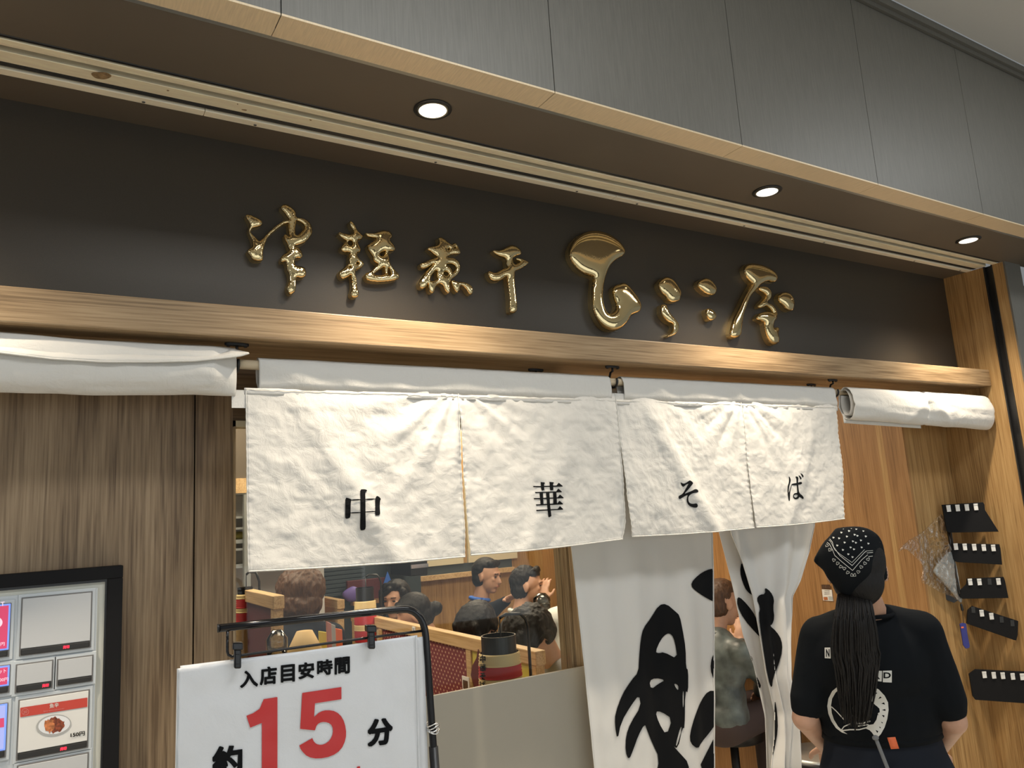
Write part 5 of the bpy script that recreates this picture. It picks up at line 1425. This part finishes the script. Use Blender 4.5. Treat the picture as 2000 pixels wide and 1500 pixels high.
def bench(label, c, w, d, z=0.40):
    t = thing('bench', label, 'bench', (c[0], c[1], 0))
    MB().box(c[0]-w/2, c[0]+w/2, c[1]-d/2, c[1]+d/2, z-0.05, z).build('seat', 'pale_wood', t, bevel=0.004)
    for sx in (-1, 1):
        for sy in (-1, 1): MB().box(c[0]+sx*(w/2-0.03)-0.02, c[0]+sx*(w/2-0.03)+0.02, c[1]+sy*(d/2-0.03)-0.02, c[1]+sy*(d/2-0.03)+0.02, 0, z-0.05).build('leg', 'pale_wood', t)
def dp(px, py, D): return at(px, py, D=D)
hA = dp(952, 1124, 5.15)
person('man with receding black hair in a black top with blue collar, at the wood wall', hA, RH*0.9-FH*0.45, 0.18, RH*0.7+FH*0.2, 'navy', ('short', 'hair'), arms={1: (dp(965, 1190, 4.95), dp(990, 1172, 4.85)), -1: None}, extra=collar('blue'))
hB = dp(1031, 1143, 4.75)
person('short-haired man in a dark grey suit, hand raised to his mouth', hB, RH*1.0-FH*0.05, 0.12, RH*0.9+FH*0.25, 'suit', ('spiky', 'hair'), arms={1: (dp(1058, 1200, 4.65), dp(1060, 1170, 4.7)), -1: None}, extra=collar('white_shirt'))
hG = dp(1140, 1120, 4.35)
person('person in a white shirt cut off by the window post', hG, RH*0.3+FH, 0.3, -RH*0.2+FH, 'white_shirt', ('short', 'hair'), lean=0.05)
hF = dp(773, 1170, 4.75)
person('dark-haired man facing the window behind the woman with the bun', hF, -FH-RH*0.35, 0.12, -FH-RH*0.2, 'suit', ('long', 'hair'), extra=collar('white_shirt'))
hE = dp(808, 1203, 4.15)
person('woman with dark hair in a bun and a cream blouse, bending over her bowl', hE, -RH*0.9-FH*0.15, 0.55, -RH*0.7-FH*0.3, 'cream_blouse', ('bun', 'hair'), lean=0.30, thigh=0.28)
hD = dp(935, 1222, 3.85)
person('person with straight dark fringe bent over a meal, just past the partition', hD, -RH*0.55-FH*0.8, 0.65, -RH*0.5-FH*0.7, 'navy', ('mop', 'hair'), lean=0.26, thigh=0.30)
hC = dp(1040, 1237, 3.30)
person('wavy-haired man in a grey T-shirt bending down beside the big lantern', hC, -RH*0.75-FH*0.6, 0.70, -RH*0.6-FH*0.5, 'grey_tee', ('wavy', 'hair'), lean=0.28, sleeve=0.6, thigh=0.30)
hH = dp(590, 1152, 4.0)  # stands in for a brown reflection in the glass, built as a figure inside
person('blurred brown reflection in the window glass, built as a brown-haired person', hH, FH+RH*0.1, 0.1, FH, 'navy', ('bob', 'hair_brown'), lean=0.05, sit=False)
# seated woman in the doorway gap
hW = dp(1412, 1176, 4.0)
def gwx(t, c, s, f, u, N, bs, bf):
    e = c+s*(-0.0)+s*0.083*(-1)-u*0.035*1
    MB().ell(c-s*0.084-u*0.042+f*0.0, .004, .004, .004).build('earring', 'gold', t, smooth=True)
    pts = [N+bs*0.075*math.cos(a)+bf*0.070*math.sin(a)+UP*(0.012-0.012*math.sin(a)) for a in [i*PI/10 for i in range(21)]]
    MB().tube(pts, 0.016, 8).build('collar', 'denim', t, smooth=True)
person('seated woman with tied brown hair in a worn dark denim jacket', hW, RH*0.95+FH*0.30, 0.25, RH*0.75+FH*0.45, 'denim', ('tied', 'hair_brown'), arms={1: (dp(1492, 1325, 3.85), dp(1484, 1352, 3.98)), -1: (dp(1450, 1300, 4.2), dp(1448, 1252, 4.25))}, legs='brown_pants', extra=gwx, lean=0.02, hip_z=0.56, k=1.0)

# ---- staff member seen from behind
D0 = 2.2
st_ = thing('person', 'staff member from behind in a black T-shirt and heart-print bandana', 'person', (dp(1725, 1480, 2.2).x, dp(1725, 1480, 2.2).y, 0))
hc = dp(1672, 1112, 2.22); s, f, u = frame(FH*0.93+RH*0.38, 0.10)
sk = MB(); add_head(sk, hc, s, f, u, 0.98)
Nk = dp(1694, 1196, 2.24)
sk.capsule(hc-u*0.05-f*0.015, Nk, .048, .054)
Ls, Rs = dp(1606, 1246, 2.26), dp(1797, 1238, 2.21)
Le, Re = dp(1572, 1402, 2.22), dp(1862, 1408, 2.16)
Lw, Rw = dp(1618, 1462, 2.40), dp(1826, 1470, 2.36)
for a, b, c_, q in ((Ls, Le, Lw, -1), (Rs, Re, Rw, 1)):
    sk.capsule(a, b, .044, .037); sk.capsule(b, c_, .036, .025); add_hand(sk, c_, (c_-b)+FH*0.1, UP, q, 0.6, 0.95)
sb = sk.remesh('body', 'skin', st_, 0.005, 3)
face_parts(sb, hc, s, f, u, 0.98, False)
hr = MB(); hr.ell(hc-f*0.016+u*0.026, .082, .098, .092, (s, f, u), 26, 18, lambda a, b, e: 0.8 if (b > 0.15 and e < 0.42) else 1.0)
hr.ell(hc-f*0.045-u*0.03, .070, .06, .075, (s, f, u))
hr.remesh('hair', 'hair', st_, 0.006, 3)
tp = MB(); ax = (RH, FH, UP)
tp.ell(dp(1703, 1290, 2.23), .190, .118, .150, ax, 26, 16)
tp.ell(dp(1714, 1360, 2.235), .178, .118, .150, ax, 26, 16)
tp.ell(dp(1720, 1405, 2.235), .178, .122, .10, ax, 26, 16)
tp.capsule(Nk-UP*0.035, Nk-UP*0.06, .060, .085)
for S_, E_, q in ((Ls, Le, -1), (Rs, Re, 1)):
    tp.capsule(Nk+RH*q*0.05-UP*0.030, S_+UP*0.004, .052, .062)
    tp.capsule(S_, S_.lerp(E_, 0.55), .064, .058)
    tp.capsule(S_.lerp(E_, 0.5), S_.lerp(E_, 0.80), .058, .056, m=2)
    tp.capsule(Vector(S_)-RH*q*0.03-UP*0.02, S_.lerp(E_, 0.6)-RH*q*0.06, .06, .05)
def tfold(p):
    a = 0.005*noise.noise(p*9)+0.0035*noise.noise(Vector((p.x*22, p.y*22, p.z*9)))
    return a
shirt = tp.remesh('t_shirt', 'tee_black', st_, 0.0075, 5, tfold)
pts = [Nk+RH*0.073*math.cos(a)+FH*0.062*math.sin(a)-UP*(0.002-0.004*math.sin(a)) for a in [i*PI/12 for i in range(25)]]
MB().tube(pts, 0.006, 8).build('neck_rib', 'tee_black', shirt, smooth=True)
# apron skirt and straps
sk_ = MB()
wc = dp(1722, 1436, 2.235)
pr = []
for (dz, rx, ry) in ((0.03, .166, .118), (0.0, .160, .115), (-0.04, .168, .122), (-0.12, .195, .14), (-0.35, .235, .17), (-0.62, .25, .185)):
    pr.append([wc+UP*dz+RH*math.cos(a)*rx*(1+0.03*math.sin(a*9+dz*6)*min(1, -dz*6 if dz < 0 else 0))+FH*math.sin(a)*ry for a in [2*PI*i/64 for i in range(65)]])
grid_mesh('apron', pr, 'navy', st_, True, 0.003)
bt = [wc+UP*0.012+RH*math.cos(a)*.168+FH*math.sin(a)*.122 for a in [2*PI*i/48 for i in range(49)]]
P = [[p+UP*0.012 for p in bt], [p-UP*0.012 for p in bt]]
grid_mesh('waist_band', P, 'tee_black', st_, True, 0.003)
kb = dp(1710, 1441, 2.09)
MB().ell(kb, .009, .006, .007, ax).build('strap_knot', 'strap_grey', st_, smooth=True)
P = [[kb+RH*(a+0.004*i)-UP*0.016*i-FH*(0.001*i) for a in (-0.005, 0.005)] for i in range(14)]
grid_mesh('apron_string', P, 'strap_grey', st_, True, 0.002)
P = [[kb+RH*(a+0.030+0.002*i)-UP*(0.010*i)-FH*0.004 for a in (0, 0.022)] for i in range(4)]
grid_mesh('orange_tag', P, 'orange', st_, True, 0.001)
# legs and shoes below the frame
lg = MB()
for q in (-1, 1):
    h0 = Vector((wc.x, wc.y, 0.80))+RH*q*.085; an = Vector((h0.x, h0.y, 0.08))
    lg.capsule(h0, Vector((h0.x, h0.y, 0.45)), .075, .052).capsule(Vector((h0.x, h0.y, 0.45)), an, .05, .036)
    MB().capsule(Vector((an.x, an.y, 0.036))-FH*0.03, Vector((an.x, an.y, 0.034))+FH*0.13, .036, .034).build('shoe', 'black', st_, smooth=True)
lg.remesh('trousers', 'navy', st_, 0.012, 2)
# bandana
zb = (1580, 1020); sb_ = 8.333
sil = T(zb, sb_, [(85,600),(150,480),(240,330),(330,240),(400,150),(440,103),(560,85),(700,73),(850,78),(980,115),(1100,190),(1170,280),(1210,400),(1235,560),(1250,700),(1275,830),(1295,950),(1180,960),(1080,1010),(1030,1060),(960,1120),(900,1230),(850,1310),(800,1335),(700,1290),(560,1190),(450,1090),(400,1020),(340,950),(290,880),(250,800),(210,750),(90,650)])
V, Fc, H = march([sil], step=1.1, smooth=1, inflate=250)
P = []
for (x, y), h in zip(V, H):
    dx = (x-1662)/64.0; dy = (y-1100)/82.0
    e = 1-dx*dx-dy*dy
    De = 2.213-0.124*math.sqrt(max(0, e)); Df = 2.140+0.02*abs(dx)
    D = -0.02*math.log(math.exp(-De/0.02)+math.exp(-Df/0.02))+0.0
    edge = math.exp(-h/6.0)
    D += 0.030*edge-0.0045*math.sin((x-1640)*0.09+(y-1100)*0.02)*min(1, max(0, (y-1110)/40))
    D -= 0.003*noise.noise(Vector((x*0.05, y*0.03, 0)))
    P.append(at(x, y, D=D))
bd_ = raw('bandana', P, Fc, 'tee_bandana' if 'tee_bandana' in M else 'tee_black', st_, True)
md = bd_.modifiers.new('t', 'SOLIDIFY'); md.thickness = 0.002; md.offset = 0
MB().ell(hc+f*0.030+u*0.022, .080, .075, .092, (s, f, u), 26, 18, lambda a, b, e: 0.86 if (b > 0.2 and e < 0.35) else 1.0).build('bandana_cap', 'tee_black', bd_, smooth=True)
MB().prism([dp(x, y, 2.17) for x, y in ((1698, 1158), (1712, 1146), (1722, 1150), (1724, 1153), (1718, 1159), (1700, 1160))], FH*0.006).build('bandana_tail', 'tee_black', bd_, bevel=0.001)
pbn = caster([bd_], 0.0020)
def heart(cx, cy, r, rot=0.0):
    o_ = []
    for i in range(18):
        a = 2*PI*i/18; hx = 16*math.sin(a)**3; hy = -(13*math.cos(a)-5*math.cos(2*a)-2*math.cos(3*a)-math.cos(4*a))
        o_.append((cx+(hx*math.cos(rot)-hy*math.sin(rot))*r/17, cy+(hx*math.sin(rot)+hy*math.cos(rot))*r/17))
    return o_
hp = [(410,150),(527,167),(652,142),(770,108),(885,140),(1015,190),(490,262),(617,232),(743,203),(788,220),(925,230),(1052,302),(580,330),(715,310),(763,333),(967,347),(552,450),(678,410),(732,440),(858,410),(1100,415),(460,378),(640,520),(708,567),(398,250),(560,100),(690,92),(965,130),(1168,320),(845,295)]
for x, y in hp:
    decal('heart_print', [T(zb, sb_, heart(x, y, 19, 0.3))], pbn, 'white_print', bd_, step=0.5, smooth=0)
ln = [([(300,275),(350,310),(385,380),(420,450),(520,530),(700,655),(905,445)], .35), ([(330,262),(380,320),(400,400),(500,540),(703,705),(910,485),(930,478)], .5), ([(275,315),(330,350),(380,440),(420,540),(520,630),(710,785),(860,610),(955,530)], .5),
      ([(925,468),(1040,460),(1195,462)], .35), ([(945,500),(1060,488),(1200,495)], .5), ([(970,560),(1090,545),(1210,555)], .5)]
for l_, r_ in ln:
    decal('line_print', [], pbn, 'white_print', bd_, strokes=[(T(zb, sb_, l_), r_)], step=0.45)
for x, y, a in ((290,375,.6),(340,448,.6),(405,615,.3),(467,668,2.6),(517,722,2.9),(575,752,.2),(632,817,2.8),(700,860,.9),(742,860,-.9),(803,808,.2),(850,728,.4),(910,668,.5),(962,603,-.4),(1060,627,2.9),(1152,612,0)):
    hh = heart(x, y, 29, a); hh.append(hh[0])
    decal('heart_outline', [], pbn, 'white_print', bd_, strokes=[(T(zb, sb_, hh), 0.36)], step=0.45)
# long ponytail of many strands
mb = MB(); rnd = random.Random(3)
for i in range(170):
    w = rnd.uniform(-1, 1); dpt = rnd.uniform(0, 1); end = rnd.uniform(1385, 1436)-abs(w)*26; pts = []; rs = []
    ph = rnd.uniform(0, 6)
    for q in range(15):
        t = q/14; y = 1160+(end-1160)*t
        cx = 1668+6*t*math.sin(t*3)+(4 if t > .5 else 0)
        hw = 30+15*math.sin(min(1, t*2.2)*PI/2)-16*max(0, t-0.55)/0.45*(1.0)
        x = cx+w*hw+2.2*math.sin(t*7+ph)
        back = 2.098-0.018*(1-w*w)-0.012*dpt
        D = 2.135*(1-min(1, t*5))+back*min(1, t*5)
        D += 0.012*max(0, t-0.7)
        pts.append(at(x, y, D=D)); rs.append(0.0030*(1-0.75*t**3))
    mb.tube(pts, rs, 5)
o = mb.build('ponytail', 'hair', st_, smooth=True); o['kind'] = 'stuff'
# shirt print
zs_ = (1590, 1240); ks = 6.818; psh = caster([shirt], 0.0015)
decal('letter_tile', [T(zs_, ks, [(140,170),(215,168),(222,315),(142,310)])], psh, 'white_print', shirt, step=0.5, smooth=0)
decal('letter_tile', [T(zs_, ks, [(225,148),(275,150),(280,320),(240,318)])], psh, 'white_print', shirt, step=0.5, smooth=0)
decal('letter_tile', [T(zs_, ks, [(288,152),(330,155),(330,230),(305,300),(288,305)])], psh, 'white_print', shirt, step=0.5, smooth=0)
decal('letter_tile', [T(zs_, ks, [(300,375),(345,370),(345,480),(290,478)])], psh, 'white_print', shirt, step=0.5, smooth=0)
decal('letter_tile', [T(zs_, ks, [(752,475),(765,470),(765,612),(752,610)])], psh, 'white_print', shirt, step=0.4, smooth=0)
decal('letter_tile', [T(zs_, ks, [(775,472),(905,480),(900,622),(775,608)])], psh, 'white_print', shirt, step=0.5, smooth=0)
decal('letter_tile', [T(zs_, ks, [(915,478),(1035,475),(1035,635),(915,630)])], psh, 'white_print', shirt, step=0.5, smooth=0)
psh2 = caster([shirt], 0.0024)
for ch, (x0, y0, x1, y1) in (('N', (158, 190, 205, 292)), ('i', (245, 205, 262, 295)), ('A', (785, 540, 880, 590)), ('D', (925, 500, 1022, 578))):
    text('tile_letter', ch, T(zs_, ks, [(x0, y0), (x1, y0), (x1, y1), (x0, y1)]), psh2, 'ink', shirt, 0.03)
decal('round_print', [T(zs_, ks, [(312,690),(240,750),(190,850),(175,950),(190,1050),(230,1150),(290,1240),(370,1300),(450,1325),(390,1285),(320,1220),(265,1130),(235,1040),(225,940),(240,850),(285,770),(312,745)]),
    T(zs_, ks, [(740,675),(860,725),(940,810),(985,900),(992,1000),(975,1120),(940,1230),(890,1320),(850,1365),(800,1330),(740,1270),(690,1240),(720,1200),(790,1190),(830,1130),(850,1050),(870,1000),(850,960),(810,930),(765,880)]),
    T(zs_, ks, [(430,780),(480,800),(520,860),(560,950),(580,1020),(500,990),(450,940),(440,860)])], psh, 'white_print', shirt,
    holes=[T(zs_, ks, h) for h in ([(805,760),(845,775),(795,805)], [(878,820),(902,835),(853,858)], [(932,898),(945,930),(895,915)], [(950,986),(952,1014),(900,1000)], [(898,1066),(938,1072),(932,1102)], [(886,1153),(917,1168),(908,1182)], [(864,1218),(890,1232),(880,1248)], [(818,1263),(857,1285),(840,1307)], [(800,1000),(830,950),(870,980),(875,1030),(840,1045),(865,1075),(820,1050)])],
    strokes=[(T(zs_, ks, l_), r_) for l_, r_ in (([(370,1275),(480,1262),(600,1262),(690,1238),(760,1270),(800,1330)], 1.2), ([(365,1265),(400,1220),(480,1185)], 1.0), ([(510,1075),(570,1100),(590,1140),(560,1180),(640,1180),(740,1150)], 1.4), ([(235,960),(300,1020),(400,1130)], 0.9), ([(590,1215),(720,1195)], 1.0))], step=0.6, smooth=0)

# ================================================================== KEY BOARDS, UMBRELLA, TAG
A0 = Vector((3.74, 2.125, 1.4)); dirp = Vector((0.17, -0.19, 0)).normalized(); NP = Vector((dirp.y, -dirp.x, 0))
if NP.dot(Vector((0, 0, EYE))-A0) < 0: NP = -NP
def bp(off=0.0): return lambda x, y: at(x, y, P=A0+NP*off, N=NP)
Z5 = lambda p: (1750+p[0]/5, 960+p[1]/5)
ZZ = lambda p: (1520+p[0]/2.777, 960+p[1]/2.777)
boards = [
 ('black angular holder board with four white clips, topmost', [Z5(p) for p in [(450,130),(850,105),(865,125),(870,180),(1005,392),(520,402),(495,385)]], [Z5(p) for p in [(512,165),(600,160),(690,155),(778,150)]], []),
 ('black rectangular holder board with five white clips, second from top', [Z5(p) for p in [(545,505),(1010,515),(1022,560),(1038,715),(600,690),(553,660)]], [Z5(p) for p in [(582,537),(670,540),(762,543),(855,547),(948,550)]], []),
 ('black holder board with a slanted left edge and one empty clip slot, third from top', [Z5(p) for p in [(695,850),(1052,835),(1065,870),(1100,1040),(650,1048),(615,1020),(612,985),(690,905)]], [Z5(p) for p in [(722,882),(812,882),(998,878)]], [Z5((912, 880))]),
 ('black holder board tilted down to the right with two white clips', [Z5(p) for p in [(700,1160),(745,1118),(1195,1265),(1190,1400),(1175,1455),(1150,1450),(690,1290)]], [Z5(p) for p in [(835,1187),(930,1217)]], [Z5(p) for p in [(753,1155),(1030,1250),(1135,1285)]]),
 ('lowest black holder board, cut by the right picture edge', [ZZ(p) for p in [(1035,990),(1070,965),(1333,978),(1375,982),(1375,1152),(1070,1130),(1055,1110)]], [ZZ(p) for p in [(1117,993),(1168,996),(1217,998),(1271,1002),(1322,1004)]], [])]
for lab, poly, clips, empt in boards:
    p0 = bp()(*poly[0]); t = thing('holder_board', lab, 'key holder', p0, group='black holder boards on the right wall')
    bp0 = bp(0.0); MB().prism([bp0(*p) for p in poly], -NP*0.012).build('board', 'black_matte', t, bevel=0.0012)
    for i in range(2):
        q = bp0(*poly[0]).lerp(bp0(*poly[2]), 0.3+0.4*i)-UP*0.03
        MB().tube([q-NP*0.011, q-NP*0.035], 0.006, 8).build('standoff', 'black', t)
    w = bp0(clips[0][0]+4.6, clips[0][1])-bp0(clips[0][0]-4.6, clips[0][1])
    for (x, y) in clips:
        a, b, c_, d_2 = bp(0.002)(x-5, y-6), bp(0.002)(x+3.2, y-6.5), bp(0.002)(x+5.2, y+6.2), bp(0.002)(x-2.8, y+6.8)
        cl = MB().prism([a, b, c_, d_2], NP*0.004).build('clip', 'white_plain', t, bevel=0.0008)
        m_ = (a+b)/2; MB().prism([a+NP*0.004, b+NP*0.004, b+NP*0.004-UP*0.006, a+NP*0.004-UP*0.006], NP*0.002).build('clip_lip', 'white_plain', cl)
    for (x, y) in empt:
        a, b, c_, d_2 = bp(0.0005)(x-4, y-6), bp(0.0005)(x+3.2, y-6), bp(0.0005)(x+4.5, y+6), bp(0.0005)(x-3, y+6)
        MB().prism([a, b, c_, d_2], NP*0.0015).build('clip_slot', 'rubber', t)
# wrapped umbrella
um = thing('umbrella', 'folded grey umbrella in crumpled clear plastic, hanging beside the black boards', 'umbrella', bp(-0.01)(1870, 1180))
s0, s1 = bp(0.022), bp(0.03)
MB().tube([bp(-0.024)(1852, 1036), bp(-0.024)(1858, 1070), bp(-0.0)(1866, 1120), bp(0.01)(1874, 1160)], 0.0065, 12).build('shaft', 'black', um, smooth=True)
MB().tube([bp(-0.024)(1857, 1036), bp(-0.024)(1861, 1062)], 0.003, 8).build('rib', 'black', um)
def puff(poly, base, k_, name, m, seed, amp, thick=0.0):
    V, Fc, H = march([poly], step=1.2, smooth=1, inflate=200); P = []
    for (x, y), h in zip(V, H):
        p = at(x, y, Y=2.125-base); mpp = 0.0024
        p += NP*(h*mpp*k_+amp*(1-2*abs(noise.noise(Vector((x*0.10, y*0.07, seed)))))*min(1, h/3))
        P.append(p)
    o_ = raw(name, P, Fc, m, um, True)
    if thick:
        md_ = o_.modifiers.new('t', 'SOLIDIFY'); md_.thickness = thick
    return o_
puff([Z5(p) for p in [(530,580),(560,640),(590,760),(615,930),(645,1095),(590,1040),(480,900),(360,785),(380,745),(450,650)]], -0.004, 0.6, 'canopy_cloth', 'umbrella_cloth', 2, 0.003, 0.004)
puff([Z5(p) for p in [(455,195),(490,390),(530,520),(560,650),(600,900),(640,1090),(540,1020),(450,1000),(330,925),(235,885),(272,745),(195,640),(90,560),(60,570),(5,600),(55,535),(90,495),(250,400),(370,275)]], 0.012, 0.7, 'plastic_sleeve', 'film', 5, 0.007)
MB().prism([bp(-0.012)(*Z5(p)) for p in [(442,895),(480,905),(600,1060),(560,1085),(460,1045)]], NP*0.012).build('folded_base', 'rubber', um, bevel=0.001)
MB().capsule(bp(0.004)(*Z5((637, 1105))), bp(0.004)(*Z5((648, 1155))), 0.005, 0.006).build('tip', 'black', um, smooth=True)
tg = thing('key_tag', 'dark blue plastic tag hanging on a cord below the umbrella tip', 'tag', bp(0.006)(*Z5((660, 1290))))
MB().tube([bp(0.006)(*Z5((650, 1155))), bp(0.006)(*Z5((658, 1285)))], 0.0012, 6).build('cord', 'rubber', tg)
MB().prism([bp(0.006)(*Z5(p)) for p in [(622,1295),(650,1283),(685,1290),(700,1400),(722,1510),(715,1530),(680,1535),(655,1500),(640,1400)]], -NP*0.010).build('tag_body', 'blue_dark', tg, bevel=0.002)
MB().prism([bp(0.0065)(*Z5(p)) for p in [(636,1320),(660,1318),(662,1334),(637,1336)]], -NP*0.001).build('tag_print', 'orange', tg)
